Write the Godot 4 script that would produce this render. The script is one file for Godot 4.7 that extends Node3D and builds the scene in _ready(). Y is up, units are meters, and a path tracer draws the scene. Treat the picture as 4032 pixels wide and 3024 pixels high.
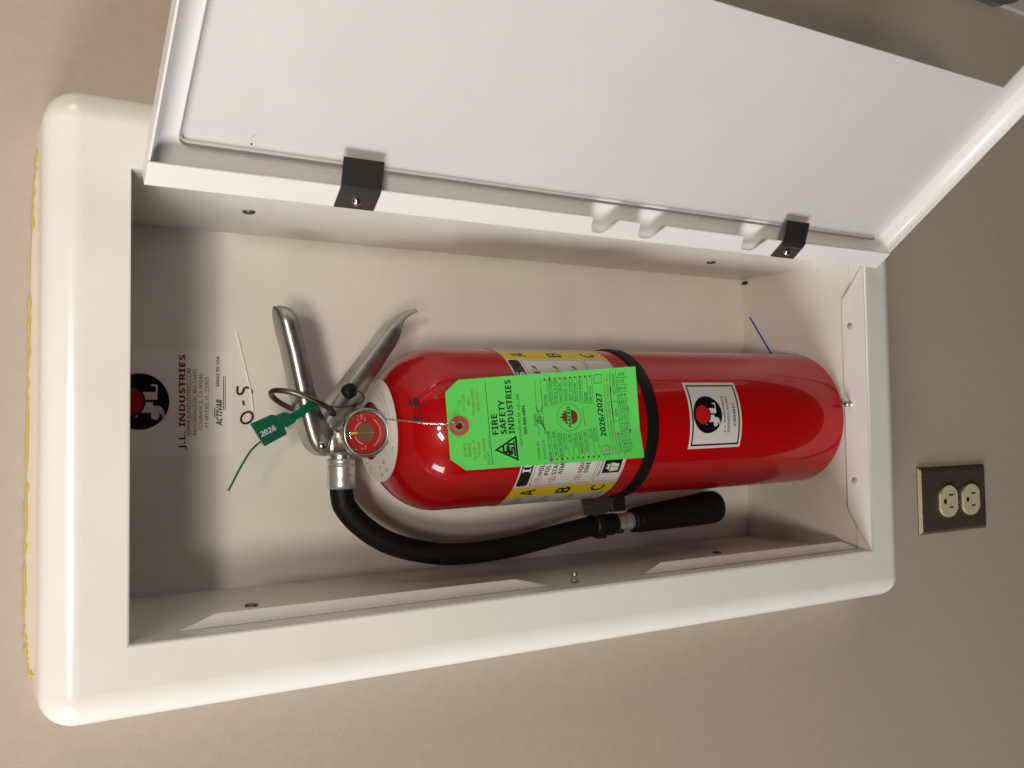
extends Node3D
# A wall-mounted cabinet with its door swung open and a fire extinguisher inside.
# World: y up, x right, z out of the wall. The opening of the cabinet lies in the plane z = 0, its lower edge at y = 0.

const W := 0.26670          # opening width
const H := 0.6265           # opening height
const TUB_D := 0.15523      # depth of the tub behind the opening
const WALL_Z := -0.052      # the wall's face
const TANK_R := 0.0628

var F := {}                 # fonts
var MAT := {}
var used := {}

# ---------------------------------------------------------------- mesh helper
class Shape:
	var v := PackedVector3Array()
	var uv := PackedVector2Array()
	var sg := PackedInt32Array()
	func tri(a: Vector3, b: Vector3, c: Vector3, g := -1, ua := Vector2.ZERO, ub := Vector2.ZERO, uc := Vector2.ZERO) -> void:
		if (b - a).cross(c - a).length_squared() < 1e-22:
			return
		v.append(a); v.append(b); v.append(c)
		uv.append(ua); uv.append(ub); uv.append(uc)
		sg.append(g)
	func quad(a: Vector3, b: Vector3, c: Vector3, d: Vector3, g := -1) -> void:
		tri(a, b, c, g); tri(a, c, d, g)
	# rows of points joined into a skin; groups: one smoothing group per strip between rows (or one for all)
	func skin(rows: Array, close_u := true, close_v := false, groups: Variant = 1) -> void:
		var n: int = rows.size()
		for i in (n if close_v else n - 1):
			var a: PackedVector3Array = rows[i]
			var b: PackedVector3Array = rows[(i + 1) % n]
			var m := a.size()
			var g: int = groups if groups is int else groups[i]
			for j in (m if close_u else m - 1):
				var k := (j + 1) % m
				quad(a[j], a[k], b[k], b[j], g)
	func cap(row: PackedVector3Array, g := -1) -> void:
		var c := Vector3.ZERO
		for p in row:
			c += p
		c /= row.size()
		for j in row.size():
			tri(c, row[j], row[(j + 1) % row.size()], g)
	func box(c: Vector3, s: Vector3, basis := Basis()) -> void:
		var h := s / 2.0
		for axis in 3:
			for sgn in [-1.0, 1.0]:
				var n := Vector3.ZERO; n[axis] = sgn * h[axis]
				var p := Vector3.ZERO; p[(axis + 1) % 3] = h[(axis + 1) % 3]
				var q := Vector3.ZERO; q[(axis + 2) % 3] = h[(axis + 2) % 3] * sgn
				quad(c + basis * (n - p - q), c + basis * (n + p - q), c + basis * (n + p + q), c + basis * (n - p + q))
	# a box with rounded edges: a subdivided cube pushed out from an inner box
	func round_box(c: Vector3, s: Vector3, r: float, basis := Basis(), steps := 3) -> void:
		var h := s / 2.0
		var ticks := []
		for i in steps + 1:
			ticks.append(-1.0 + 0.5 * float(i) / steps)
		for i in steps + 1:
			ticks.append(0.5 + 0.5 * float(i) / steps)
		for axis in 3:
			for sgn in [-1.0, 1.0]:
				var rows := []
				for a in ticks:
					var row := PackedVector3Array()
					for b in ticks:
						var d := Vector3.ZERO
						d[axis] = sgn
						d[(axis + 1) % 3] = (absf(a) - 0.5) * 2.0 * signf(a)
						d[(axis + 2) % 3] = (absf(b) - 0.5) * 2.0 * signf(b) * sgn
						var inner := Vector3.ZERO
						inner[axis] = sgn * (h[axis] - r)
						inner[(axis + 1) % 3] = signf(a) * (h[(axis + 1) % 3] - r)
						inner[(axis + 2) % 3] = signf(b) * sgn * (h[(axis + 2) % 3] - r)
						row.append(c + basis * (inner + d.normalized() * r))
					rows.append(row)
				skin(rows, false, false, 1)
	# profile of (radius, height) turned about the y axis; groups by profile strip
	func lathe(profile: Array, segs := 48, groups: Variant = 1, at := Vector3.ZERO, basis := Basis(), squash := Vector2.ONE) -> void:
		var rows := []
		for p in profile:
			var row := PackedVector3Array()
			for j in segs:
				var a := TAU * j / segs
				row.append(at + basis * Vector3(sin(a) * p.x * squash.x, p.y, cos(a) * p.x * squash.y))
			rows.append(row)
		skin(rows, true, false, groups)
	# round tube along points
	func tube(pts: Array, radii: Variant, segs := 12, capped := true, closed := false) -> void:
		var rows := []
		var n: int = pts.size()
		var up := Vector3.ZERO
		for i in n:
			var t: Vector3
			if closed:
				t = (pts[(i + 1) % n] - pts[(i + n - 1) % n]).normalized()
			else:
				t = (pts[mini(i + 1, n - 1)] - pts[maxi(i - 1, 0)]).normalized()
			if up == Vector3.ZERO:
				up = Vector3(0.31, 0.2, 0.93) if absf(t.z) < 0.8 else Vector3(0.2, 0.93, 0.3)
			up = (up - t * up.dot(t)).normalized()
			var side := t.cross(up)
			var r: float = radii if radii is float else radii[i]
			var row := PackedVector3Array()
			for j in segs:
				var a := TAU * j / segs
				row.append(pts[i] + (up * cos(a) + side * sin(a)) * r)
			rows.append(row)
		skin(rows, true, closed, 1)
		if capped and not closed:
			cap(rows[0]); cap(rows[n - 1])
	# flat outline given thickness; to: maps (x, y, depth) into place
	func prism(poly: PackedVector2Array, z0: float, z1: float, to: Callable, uv_size := Vector2.ZERO, side_group := -1) -> void:
		var idx := Geometry2D.triangulate_polygon(poly)
		for i in range(0, idx.size(), 3):
			var p := [poly[idx[i]], poly[idx[i + 1]], poly[idx[i + 2]]]
			var u := [Vector2.ZERO, Vector2.ZERO, Vector2.ZERO]
			if uv_size != Vector2.ZERO:
				for k in 3:
					u[k] = Vector2(p[k].x / uv_size.x, 1.0 - p[k].y / uv_size.y)
			var cw: bool = (p[1] - p[0]).cross(p[2] - p[0]) < 0.0
			var o := [0, 1, 2] if cw else [0, 2, 1]
			tri(to.call(p[o[0]].x, p[o[0]].y, z1), to.call(p[o[1]].x, p[o[1]].y, z1), to.call(p[o[2]].x, p[o[2]].y, z1), -1, u[o[0]], u[o[1]], u[o[2]])
			tri(to.call(p[o[0]].x, p[o[0]].y, z0), to.call(p[o[2]].x, p[o[2]].y, z0), to.call(p[o[1]].x, p[o[1]].y, z0), -1)
		var ccw := not Geometry2D.is_polygon_clockwise(poly)
		for i in poly.size():
			var a := poly[i]
			var b := poly[(i + 1) % poly.size()]
			if ccw:
				quad(to.call(a.x, a.y, z0), to.call(a.x, a.y, z1), to.call(b.x, b.y, z1), to.call(b.x, b.y, z0), side_group)
			else:
				quad(to.call(a.x, a.y, z1), to.call(a.x, a.y, z0), to.call(b.x, b.y, z0), to.call(b.x, b.y, z1), side_group)
	# front faces run clockwise: turn the skin about if it shows its inside. ref: a point inside an open skin
	func mesh(ref: Variant = null) -> ArrayMesh:
		var c := Vector3.ZERO
		if ref is Vector3:
			c = ref
		else:
			for p in v:
				c += p
			c /= v.size()
		var vol := 0.0
		for i in range(0, v.size(), 3):
			vol += (v[i] - c).dot((v[i + 1] - c).cross(v[i + 2] - c))
		var st := SurfaceTool.new()
		st.begin(Mesh.PRIMITIVE_TRIANGLES)
		for i in range(0, v.size(), 3):
			st.set_smooth_group(sg[i / 3])
			for k in ([0, 1, 2] if vol < 0.0 else [0, 2, 1]):
				st.set_smooth_group(sg[i / 3])
				st.set_uv(uv[i + k])
				st.add_vertex(v[i + k])
		st.generate_normals()
		st.index()
		return st.commit()

# ---------------------------------------------------------------- flat print, drawn from real letter outlines
class Ink:
	var img: Image
	var k: float            # pixels per millimetre, at twice the final size
	var hgt: float
	var fonts: Dictionary
	var caps := {}
	func _init(w_mm: float, h_mm: float, px_per_mm: float, paper: Color, f: Dictionary) -> void:
		k = px_per_mm * 2.0
		hgt = h_mm
		fonts = f
		img = Image.create(int(w_mm * k / 2.0) * 2, int(h_mm * k / 2.0) * 2, false, Image.FORMAT_RGBA8)
		img.fill(paper)
	func texture() -> ImageTexture:
		img.shrink_x2()
		return ImageTexture.create_from_image(img)
	func px(p: Vector2) -> Vector2:
		return Vector2(p.x * k, (hgt - p.y) * k)
	func raw_tri(a: Vector2, b: Vector2, c: Vector2, col: Color) -> void:
		var y0 := int(floor(minf(a.y, minf(b.y, c.y))))
		var y1 := int(ceil(maxf(a.y, maxf(b.y, c.y))))
		for y in range(maxi(y0, 0), mini(y1 + 1, img.get_height())):
			var yc := y + 0.5
			var lo := 1e9
			var hi := -1e9
			for e in [[a, b], [b, c], [c, a]]:
				var p: Vector2 = e[0]
				var q: Vector2 = e[1]
				if (p.y <= yc and q.y > yc) or (q.y <= yc and p.y > yc):
					var x := p.x + (yc - p.y) / (q.y - p.y) * (q.x - p.x)
					lo = minf(lo, x); hi = maxf(hi, x)
			if hi > lo:
				var x0 := int(round(lo)); var x1 := int(round(hi))
				if x1 > x0:
					img.fill_rect(Rect2i(x0, y, x1 - x0, 1), col)
	func poly(pts: PackedVector2Array, col: Color) -> void:
		var idx := Geometry2D.triangulate_polygon(pts)
		for i in range(0, idx.size(), 3):
			raw_tri(px(pts[idx[i]]), px(pts[idx[i + 1]]), px(pts[idx[i + 2]]), col)
	func rect(x0: float, y0: float, x1: float, y1: float, col: Color) -> void:
		poly(PackedVector2Array([Vector2(x0, y0), Vector2(x1, y0), Vector2(x1, y1), Vector2(x0, y1)]), col)
	func line(a: Vector2, b: Vector2, w: float, col: Color) -> void:
		var n := (b - a).orthogonal().normalized() * w / 2.0
		poly(PackedVector2Array([a + n, b + n, b - n, a - n]), col)
	func path(pts: Array, w: float, col: Color) -> void:
		for i in pts.size() - 1:
			line(pts[i], pts[i + 1], w, col)
			disc(pts[i + 1], w / 2.0, col)
	func frame(x0: float, y0: float, x1: float, y1: float, w: float, col: Color) -> void:
		rect(x0, y0, x1, y0 + w, col); rect(x0, y1 - w, x1, y1, col); rect(x0, y0, x0 + w, y1, col); rect(x1 - w, y0, x1, y1, col)
	func disc(c: Vector2, r: float, col: Color) -> void:
		var n := 40
		for i in n:
			raw_tri(px(c), px(c + Vector2.from_angle(TAU * i / n) * r), px(c + Vector2.from_angle(TAU * (i + 1) / n) * r), col)
	func arc(c: Vector2, r: float, w: float, a0: float, a1: float, col: Color) -> void:
		var n := 40
		for i in n:
			var p := Vector2.from_angle(lerpf(a0, a1, float(i) / n))
			var q := Vector2.from_angle(lerpf(a0, a1, float(i + 1) / n))
			var l := c + p * r; var m := c + q * r; var o := c + q * (r + w); var s := c + p * (r + w)
			raw_tri(px(l), px(m), px(o), col); raw_tri(px(l), px(o), px(s), col)
	func round_rect(x0: float, y0: float, x1: float, y1: float, r: float, col: Color) -> void:
		var pts := PackedVector2Array()
		for c in [[x1 - r, y1 - r, 0.0], [x0 + r, y1 - r, PI / 2], [x0 + r, y0 + r, PI], [x1 - r, y0 + r, PI * 1.5]]:
			for i in 6:
				pts.append(Vector2(c[0], c[1]) + Vector2.from_angle(c[2] + PI / 2 * i / 5.0) * r)
		poly(pts, col)
	func glyphs(s: String, font: String) -> PackedVector2Array:
		var t := TextMesh.new()
		t.text = s
		t.font = fonts[font]
		t.font_size = 48
		t.pixel_size = 1.0
		t.depth = 1.0
		t.curve_step = 2.0
		var out := PackedVector2Array()
		if t.get_surface_count() == 0:
			return out
		var arr := t.surface_get_arrays(0)
		var vs: PackedVector3Array = arr[Mesh.ARRAY_VERTEX]
		var ns: PackedVector3Array = arr[Mesh.ARRAY_NORMAL]
		var ix: PackedInt32Array = arr[Mesh.ARRAY_INDEX] if arr[Mesh.ARRAY_INDEX] else PackedInt32Array(range(vs.size()))
		for i in range(0, ix.size(), 3):
			if ns[ix[i]].z > 0.9:
				for j in 3:
					out.append(Vector2(vs[ix[i + j]].x, vs[ix[i + j]].y))
		return out
	# cap: height of a capital in mm; align 0 left, 0.5 centre, 1 right; turn in radians; stretch: width factor, or fit: total width in mm
	func text(s: String, at: Vector2, cap: float, col: Color, font := "sans", align := 0.0, turn := 0.0, fit := 0.0, stretch := 1.0, slant := 0.0) -> void:
		if not caps.has(font):
			var hg := glyphs("H", font)
			var lo := 1e9; var hi := -1e9
			for p in hg:
				lo = minf(lo, p.y); hi = maxf(hi, p.y)
			caps[font] = [lo, hi - lo]
		var g := glyphs(s, font)
		if g.is_empty():
			return
		var x0 := 1e9; var x1 := -1e9
		for p in g:
			x0 = minf(x0, p.x); x1 = maxf(x1, p.x)
		var sy: float = cap / caps[font][1]
		var sx := sy * stretch
		if fit > 0.0:
			sx = fit / (x1 - x0)
		var w := (x1 - x0) * sx
		for i in range(0, g.size(), 3):
			var q := []
			for j in 3:
				var p := g[i + j]
				var yy: float = (p.y - caps[font][0]) * sy
				q.append(px(at + Vector2((p.x - x0) * sx - w * align + yy * slant, yy).rotated(turn)))
			raw_tri(q[0], q[1], q[2], col)

# ---------------------------------------------------------------- naming and tagging
func numbered(called: String) -> String:
	used[called] = used.get(called, 0) + 1
	return called if used[called] == 1 else "%s_%03d" % [called, used[called] - 1]

func thing(called: String, label: String, category: String, at := Transform3D(), group := "") -> Node3D:
	var o := Node3D.new()
	o.name = numbered(called)
	o.transform = at
	add_child(o, true)
	return tag(o, label, category, group)

func tag(o: Node3D, label: String, category: String, group := "") -> Node3D:
	o.set_meta("label", label)
	o.set_meta("category", category)
	if group:
		o.set_meta("group", group)
	return o

func part(called: String, s: Variant, m: Material, parent: Node, ref: Variant = null) -> MeshInstance3D:
	var o := MeshInstance3D.new()
	var n := 0
	var base := called
	while parent.has_node(NodePath(called)):
		n += 1
		called = "%s_%03d" % [base, n]
	o.name = called
	o.mesh = s.mesh(ref) if s is Shape else s
	o.material_override = m
	parent.add_child(o, true)
	return o

func lin(r: float, g: float, b: float) -> Color:
	return Color(r, g, b).linear_to_srgb()

func paint(col: Color, rough: float, metal := 0.0, spec := 0.5) -> StandardMaterial3D:
	var m := StandardMaterial3D.new()
	m.albedo_color = col
	m.roughness = rough
	m.metallic = metal
	m.metallic_specular = spec
	return m

func noise_map(freq: float, strength: float, seed_: int, size := 512, octaves := 3) -> NoiseTexture2D:
	var n := FastNoiseLite.new()
	n.noise_type = FastNoiseLite.TYPE_SIMPLEX_SMOOTH
	n.seed = seed_
	n.frequency = freq
	n.fractal_octaves = octaves
	var t := NoiseTexture2D.new()
	t.width = size; t.height = size
	t.seamless = true
	t.noise = n
	if strength > 0.0:
		t.as_normal_map = true
		t.bump_strength = strength
	return t

func ramp_map(freq: float, a: Color, b: Color, seed_: int, size := 512, octaves := 4) -> NoiseTexture2D:
	var t := noise_map(freq, 0.0, seed_, size, octaves)
	var g := Gradient.new()
	g.set_color(0, a); g.set_color(1, b)
	t.color_ramp = g
	return t

func relief(m: StandardMaterial3D, t: Texture2D, per_metre: float, amount: float) -> void:
	m.normal_enabled = true
	m.normal_texture = t
	m.normal_scale = amount
	m.uv1_triplanar = true
	m.uv1_scale = Vector3.ONE * per_metre

# faint handling marks: a slightly uneven tone and gloss
func grime(m: StandardMaterial3D, seed_: int, a: Color, b: Color) -> void:
	m.albedo_color = Color.WHITE
	m.albedo_texture = ramp_map(0.007, a, b, seed_, 512, 3)
	var lo := m.roughness * 0.88
	var hi := m.roughness * 1.15
	m.roughness_texture = ramp_map(0.018, Color(lo, lo, lo), Color(hi, hi, hi), seed_ + 40, 512, 3)
	m.roughness_texture_channel = BaseMaterial3D.TEXTURE_CHANNEL_GREEN
	m.roughness = 1.0
	m.uv1_triplanar = true
	m.uv1_scale = Vector3.ONE * 3.3

func spline(pts: Array, per: int) -> Array:
	var out := []
	for i in pts.size() - 1:
		var p0: Vector3 = pts[maxi(i - 1, 0)]
		var p1: Vector3 = pts[i]
		var p2: Vector3 = pts[i + 1]
		var p3: Vector3 = pts[mini(i + 2, pts.size() - 1)]
		for k in per:
			out.append(p1.cubic_interpolate(p2, p0, p3, float(k) / per))
	out.append(pts[-1])
	return out

# ---------------------------------------------------------------- the scene
func _ready() -> void:
	set_view()
	set_light()
	for f in [["sans", "Droid Sans", 400], ["bold", "Droid Sans", 700], ["serif", "Droid Serif", 700]]:
		var sf := SystemFont.new()
		sf.font_names = PackedStringArray([f[1]])
		sf.font_weight = f[2]
		F[f[0]] = sf
	make_materials()
	build_wall()
	build_cabinet()
	build_extinguisher()
	build_tag()
	build_seal()
	build_outlet()
	build_caulk()
	build_board()

func set_view() -> void:
	var cam := Camera3D.new()
	cam.name = "camera"
	var right := Vector3(-0.01428542, -0.85938576, 0.51112821)
	var down := Vector3(-0.99892052, -0.01033097, -0.04528861)
	var fwd := Vector3(0.04420084, -0.51122342, -0.85831049)
	cam.transform = Transform3D(Basis(right, -down, -fwd), Vector3(-0.01465726, 0.70561476, 0.55067723))
	cam.fov = 45.464
	cam.near = 0.02
	cam.far = 60.0
	add_child(cam)
	cam.current = true

func area(called: String, at: Vector3, to: Vector3, size: Vector2, col: Color, energy: float) -> void:
	var l := AreaLight3D.new()
	l.name = called
	l.area_size = size
	l.area_normalize_energy = true
	l.light_color = col
	l.light_energy = energy
	l.area_range = 12.0
	l.shadow_enabled = true
	add_child(l)
	l.look_at_from_position(at, to, Vector3(0.1, 0.2, 1.0))

func set_light() -> void:
	var env := Environment.new()
	env.background_mode = Environment.BG_COLOR
	env.background_color = lin(0.012, 0.010, 0.008)
	env.tonemap_mode = Environment.TONE_MAPPER_LINEAR
	env.tonemap_exposure = 0.95
	env.sdfgi_enabled = true
	env.ssao_enabled = true
	env.ssil_enabled = true
	var we := WorldEnvironment.new()
	we.name = "environment"
	we.environment = env
	add_child(we)
	# the room's lamps: a spot in the ceiling behind the camera, a panel to its left and a broad one far to the left, plus an added fill on the right
	var spot := SpotLight3D.new()
	spot.name = "ceiling_spot"
	spot.spot_angle = 19.5
	spot.spot_angle_attenuation = 1.0
	spot.spot_range = 12.0
	spot.spot_attenuation = 2.0
	spot.light_size = 0.13
	spot.light_color = lin(1.0, 0.89, 0.81)
	spot.light_energy = 3.0
	spot.shadow_enabled = true
	add_child(spot)
	spot.look_at_from_position(Vector3(0.0, 2.05, 2.5), Vector3(0.12, 1.15, 0))
	area("ceiling_panel", Vector3(-0.55, 1.9, 2.6), Vector3(0, 0.5, 0), Vector2(0.6, 0.3), lin(1.0, 0.90, 0.74), 3.9)
	area("lamp_left", Vector3(-2.3, 1.28, 0.84), Vector3(0, 0.45, 0), Vector2(0.9, 1.1), lin(1.0, 0.97, 0.95), 6.1)
	area("fill_right", Vector3(1.35, 1.15, 0.75), Vector3(0.2, 0.2, 0), Vector2(0.5, 0.5), lin(1.0, 0.88, 0.74), 0.6)  # added fill, no known lamp there; brightens the wall behind the door glass

func make_materials() -> void:
	var enamel := paint(lin(0.80, 0.785, 0.75), 0.22)
	relief(enamel, noise_map(0.02, 1.2, 3, 512, 2), 9.0, 0.10)
	grime(enamel, 21, lin(0.765, 0.750, 0.722), lin(0.805, 0.792, 0.768))
	MAT.enamel = enamel
	var tub := paint(lin(0.79, 0.765, 0.72), 0.34)
	relief(tub, noise_map(0.02, 1.2, 5, 512, 2), 9.0, 0.12)
	grime(tub, 22, lin(0.74, 0.715, 0.675), lin(0.80, 0.78, 0.74))
	MAT.tub = tub
	var door := paint(lin(0.80, 0.79, 0.765), 0.30)
	relief(door, noise_map(0.03, 1.2, 6, 512, 2), 9.0, 0.10)
	grime(door, 23, lin(0.755, 0.745, 0.735), lin(0.785, 0.775, 0.765))
	MAT.door = door
	var wall := paint(Color.WHITE, 0.62)
	wall.albedo_texture = ramp_map(0.03, lin(0.412, 0.355, 0.298), lin(0.438, 0.379, 0.319), 11)
	relief(wall, noise_map(0.17, 3.0, 12, 1024, 2), 5.0, 0.22)
	MAT.wall = wall
	var red := paint(lin(0.41, 0.0012, 0.0025), 0.34, 0.0, 0.25)
	red.clearcoat_enabled = true
	red.clearcoat = 0.75
	red.clearcoat_roughness = 0.035
	relief(red, noise_map(0.012, 2.0, 34, 256, 2), 8.0, 0.035)
	MAT.red = red
	var cast := paint(lin(0.62, 0.60, 0.55), 0.30, 1.0)
	relief(cast, noise_map(0.05, 2.0, 14, 256, 3), 14.0, 0.25)
	MAT.cast = cast
	var handle := paint(lin(0.50, 0.49, 0.455), 0.38, 1.0)
	relief(handle, noise_map(0.05, 2.0, 33, 256, 3), 14.0, 0.10)
	grime(handle, 31, lin(0.40, 0.385, 0.35), lin(0.60, 0.59, 0.56))
	handle.uv1_scale = Vector3.ONE * 12.0
	MAT.chrome = handle
	MAT.alu = paint(lin(0.66, 0.65, 0.60), 0.34, 0.75)
	MAT.zinc = paint(lin(0.62, 0.62, 0.58), 0.22, 1.0)
	MAT.wire = paint(lin(0.75, 0.73, 0.68), 0.22, 1.0)
	var steel := paint(lin(0.17, 0.155, 0.13), 0.34, 1.0)
	MAT.dark_wire = steel
	var clip := paint(lin(0.125, 0.118, 0.105), 0.36, 0.85)
	relief(clip, noise_map(0.08, 3.0, 15, 256, 3), 30.0, 0.12)
	MAT.clip = clip
	var rubber := paint(lin(0.0045, 0.0045, 0.0045), 0.55, 0.0, 0.35)
	relief(rubber, noise_map(0.08, 3.0, 16, 256, 3), 20.0, 0.3)
	MAT.rubber = rubber
	MAT.plastic = paint(lin(0.012, 0.0115, 0.0115), 0.45, 0.0, 0.4)
	MAT.black = paint(lin(0.012, 0.011, 0.010), 0.5)
	MAT.green = paint(lin(0.004, 0.115, 0.058), 0.33)
	MAT.ink = paint(lin(0.018, 0.016, 0.02), 0.55)
	MAT.blue = paint(lin(0.02, 0.05, 0.36), 0.55)
	MAT.painted_highlight = paint(lin(0.86, 0.80, 0.77), 0.3)  # pale tone of the highlight painted on the tub back
	MAT.grime = paint(lin(0.03, 0.025, 0.02), 0.8)
	var pane := StandardMaterial3D.new()
	pane.transparency = BaseMaterial3D.TRANSPARENCY_ALPHA
	pane.albedo_color = Color(0.6, 0.6, 0.6, 0.03)
	pane.roughness = 0.0
	MAT.pane = pane
	var edge := paint(Color(0.47, 0.47, 0.46), 0.3)
	MAT.pane_edge = edge
	var plate := paint(lin(0.115, 0.091, 0.068), 0.36, 0.45)
	relief(plate, noise_map(0.05, 2.0, 18, 256, 3), 20.0, 0.2)
	MAT.plate = plate
	MAT.ivory = paint(lin(0.56, 0.50, 0.33), 0.38)
	MAT.caulk = paint(lin(0.46, 0.37, 0.09), 0.85)
	MAT.filler = paint(lin(0.54, 0.48, 0.39), 0.75)
	MAT.bin_lid = paint(lin(0.075, 0.09, 0.07), 0.5)
	MAT.bin_side = paint(lin(0.52, 0.48, 0.49), 0.5)

func struct(called: String, s: Shape, m: Material, ref: Variant = null) -> MeshInstance3D:
	var o := part(called, s, m, self, ref)
	o.set_meta("kind", "structure")
	return o

func build_wall() -> void:
	# a painted wall with a hole for the tub, one sheet with thickness
	var s := Shape.new()
	var hx := W / 2.0 + 0.012
	var y0 := -0.012
	var y1 := H + 0.012
	var big := [Vector2(-2.6, -1.2), Vector2(2.6, -1.2), Vector2(2.6, 1.9), Vector2(-2.6, 1.9)]
	var hole := [Vector2(-hx, y0), Vector2(hx, y0), Vector2(hx, y1), Vector2(-hx, y1)]
	var rows := []
	for r in [[hole, WALL_Z], [big, WALL_Z], [big, WALL_Z - 0.14], [hole, WALL_Z - 0.14]]:
		var row := PackedVector3Array()
		for p in r[0]:
			row.append(Vector3(p.x, p.y, r[1]))
		rows.append(row)
	s.skin(rows, true, true, -1)
	struct("wall", s, MAT.wall)

# rectangle loops round the opening, for the trim
func ring(d: float, z: float, flat: float, steps: int) -> PackedVector3Array:
	var row := PackedVector3Array()
	var base := minf(d, flat)
	var out := d - base
	var corners := [[1, 1, 0.0], [-1, 1, PI / 2], [-1, -1, PI], [1, -1, PI * 1.5]]
	for c in corners:
		for j in steps + 1:
			var a: float = c[2] + PI / 2 * j / steps
			var cx: float = c[0] * (W / 2.0 + base)
			var cy: float = (H + base) if c[1] > 0 else -base
			row.append(Vector3(cx + cos(a) * out, cy + sin(a) * out, z))
	return row

func build_cabinet() -> void:
	var cab := thing("fire_extinguisher_cabinet", "white enamelled wall cabinet with rolled trim and its glazed door swung open", "cabinet")
	# --- trim: return edge, face, rolled outer edge
	var s := Shape.new()
	var rows := []
	var groups := []
	var R := 0.0195
	var flat := 0.025
	rows.append(ring(0.0, -0.017, flat, 8)); groups.append(-1)
	rows.append(ring(0.0, -0.0018, flat, 8))
	for i in 4:
		groups.append(2)
		var a := PI / 2 * (i + 1) / 4.0
		rows.append(ring(0.0018 - 0.0018 * cos(a), -0.0018 + 0.0018 * sin(a), flat, 8))
	groups.append(-1)
	rows.append(ring(flat, 0.0, flat, 8))
	for i in 10:
		groups.append(3)
		var a := PI / 2 * (i + 1) / 10.0
		rows.append(ring(flat + R * sin(a), -R + R * cos(a), flat, 8))
	groups.append(3)
	rows.append(ring(flat + R, WALL_Z, flat, 8)); groups.append(-1)
	rows.append(ring(flat + R - 0.0015, WALL_Z, flat, 8)); groups.append(3)
	rows.append(ring(flat + R - 0.0015, -R, flat, 8))
	for i in 6:
		groups.append(3)
		var a := PI / 2 * (1.0 - (i + 1) / 6.0)
		rows.append(ring(flat + (R - 0.0015) * sin(a), -R + (R - 0.0015) * cos(a), flat, 8))
	groups.append(-1)
	rows.append(ring(0.0015, -0.0015, flat, 8)); groups.append(-1)
	rows.append(ring(0.0015, -0.017, flat, 8)); groups.append(-1)
	s.skin(rows, true, true, groups)
	var trim := part("trim_frame", s, MAT.enamel, cab, Vector3(-W / 2 - 0.02, H / 2, -0.01))
	fix_trim(trim, s)
	# --- door stops behind the trim, with tapered ends
	for seg in [[H - 0.030, H - 0.052, 0.362, 0.338], [0.250, 0.226, 0.012, -0.0005]]:
		var f := Shape.new()
		var x0 := -W / 2.0 + 0.0004
		var x1 := -W / 2.0 + 0.0066
		var lo := [Vector3(x0, seg[0], -0.0172), Vector3(x1, seg[1], -0.0256), Vector3(x1, seg[2], -0.0256), Vector3(x0, seg[3], -0.0172)]
		var t := Vector3(0.0008, 0, 0.0006)
		f.skin([PackedVector3Array(lo), PackedVector3Array([lo[0] - t, lo[1] - t, lo[2] - t, lo[3] - t])], true, false, -1)
		f.quad(lo[0], lo[1], lo[2], lo[3]); f.quad(lo[3] - t, lo[2] - t, lo[1] - t, lo[0] - t)
		part("door_stop", f, MAT.enamel, cab)
	# lower flange lies on the tub floor
	var fl := Shape.new()
	fl.prism(PackedVector2Array([Vector2(-0.1325, -0.001), Vector2(0.1325, -0.001), Vector2(0.1245, -0.003), Vector2(0.0970, -0.0254), Vector2(-0.0970, -0.0254), Vector2(-0.1318, -0.0030)]), 0.0001, 0.0013, func(x, y, z): return Vector3(x, z, y))
	var flange := part("lower_flange", fl, MAT.enamel, cab)
	for x in [-0.071, 0.072]:
		var r := Shape.new()
		r.lathe([Vector2(0.0, 0.0024), Vector2(0.0016, 0.0023), Vector2(0.0027, 0.0018), Vector2(0.0031, 0.0013)], 20, 1, Vector3(x, 0, -0.0170))
		part("rivet", r, paint(lin(0.42, 0.39, 0.36), 0.5), flange, Vector3(x, 0, -0.017))
	# --- tub: folded sheet, open to the front
	var tw := W / 2.0 + 0.0012
	var ty0 := -0.0012
	var ty1 := H + 0.0012
	var tb := Shape.new()
	var loops := []
	for r in [[tw, ty0, ty1, -0.0020, 0.0], [tw, ty0, ty1, -TUB_D, 0.0]]:
		loops.append(PackedVector3Array([Vector3(-r[0], r[1], r[3]), Vector3(r[0], r[1], r[3]), Vector3(r[0], r[2], r[3]), Vector3(-r[0], r[2], r[3])]))
	var e := 0.0014
	var outer := []
	for z in [-0.0020, -TUB_D - e]:
		outer.append(PackedVector3Array([Vector3(-tw - e, ty0 - e, z), Vector3(tw + e, ty0 - e, z), Vector3(tw + e, ty1 + e, z), Vector3(-tw - e, ty1 + e, z)]))
	# outer shell, front rim, inner shell
	tb.skin([outer[1], outer[0], loops[0], loops[1]], true, false, -1)
	tb.quad(loops[1][0], loops[1][1], loops[1][2], loops[1][3])
	tb.quad(outer[1][3], outer[1][2], outer[1][1], outer[1][0])
	var tub := part("tub", tb, MAT.tub, cab)
	for p in [Vector3(-1, 0.5386, -0.0783), Vector3(-1, 0.1147, -0.0796), Vector3(1, 0.5397, -0.0789), Vector3(1, 0.1082, -0.0851)]:
		var b := Basis(Vector3(0, 0, 1), Vector3(-p.x, 0, 0), Vector3(0, -p.x, 0))
		var sc := Shape.new()
		sc.lathe([Vector2(0.0, 0.0016), Vector2(0.0028, 0.0015), Vector2(0.0042, 0.0009), Vector2(0.0046, 0.0)], 20, 1, Vector3(p.x * tw, p.y, p.z), b)
		var screw := part("screw", sc, paint(lin(0.16, 0.14, 0.12), 0.4, 0.9), tub, Vector3(p.x * (tw + 0.01), p.y, p.z))
	for x in [0.1312]:
		var g := Shape.new()
		g.box(Vector3(x, -0.0006, -0.1505), Vector3(0.0034, 0.0018, 0.0060))
		part("corner_notch", g, MAT.grime, tub)
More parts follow.
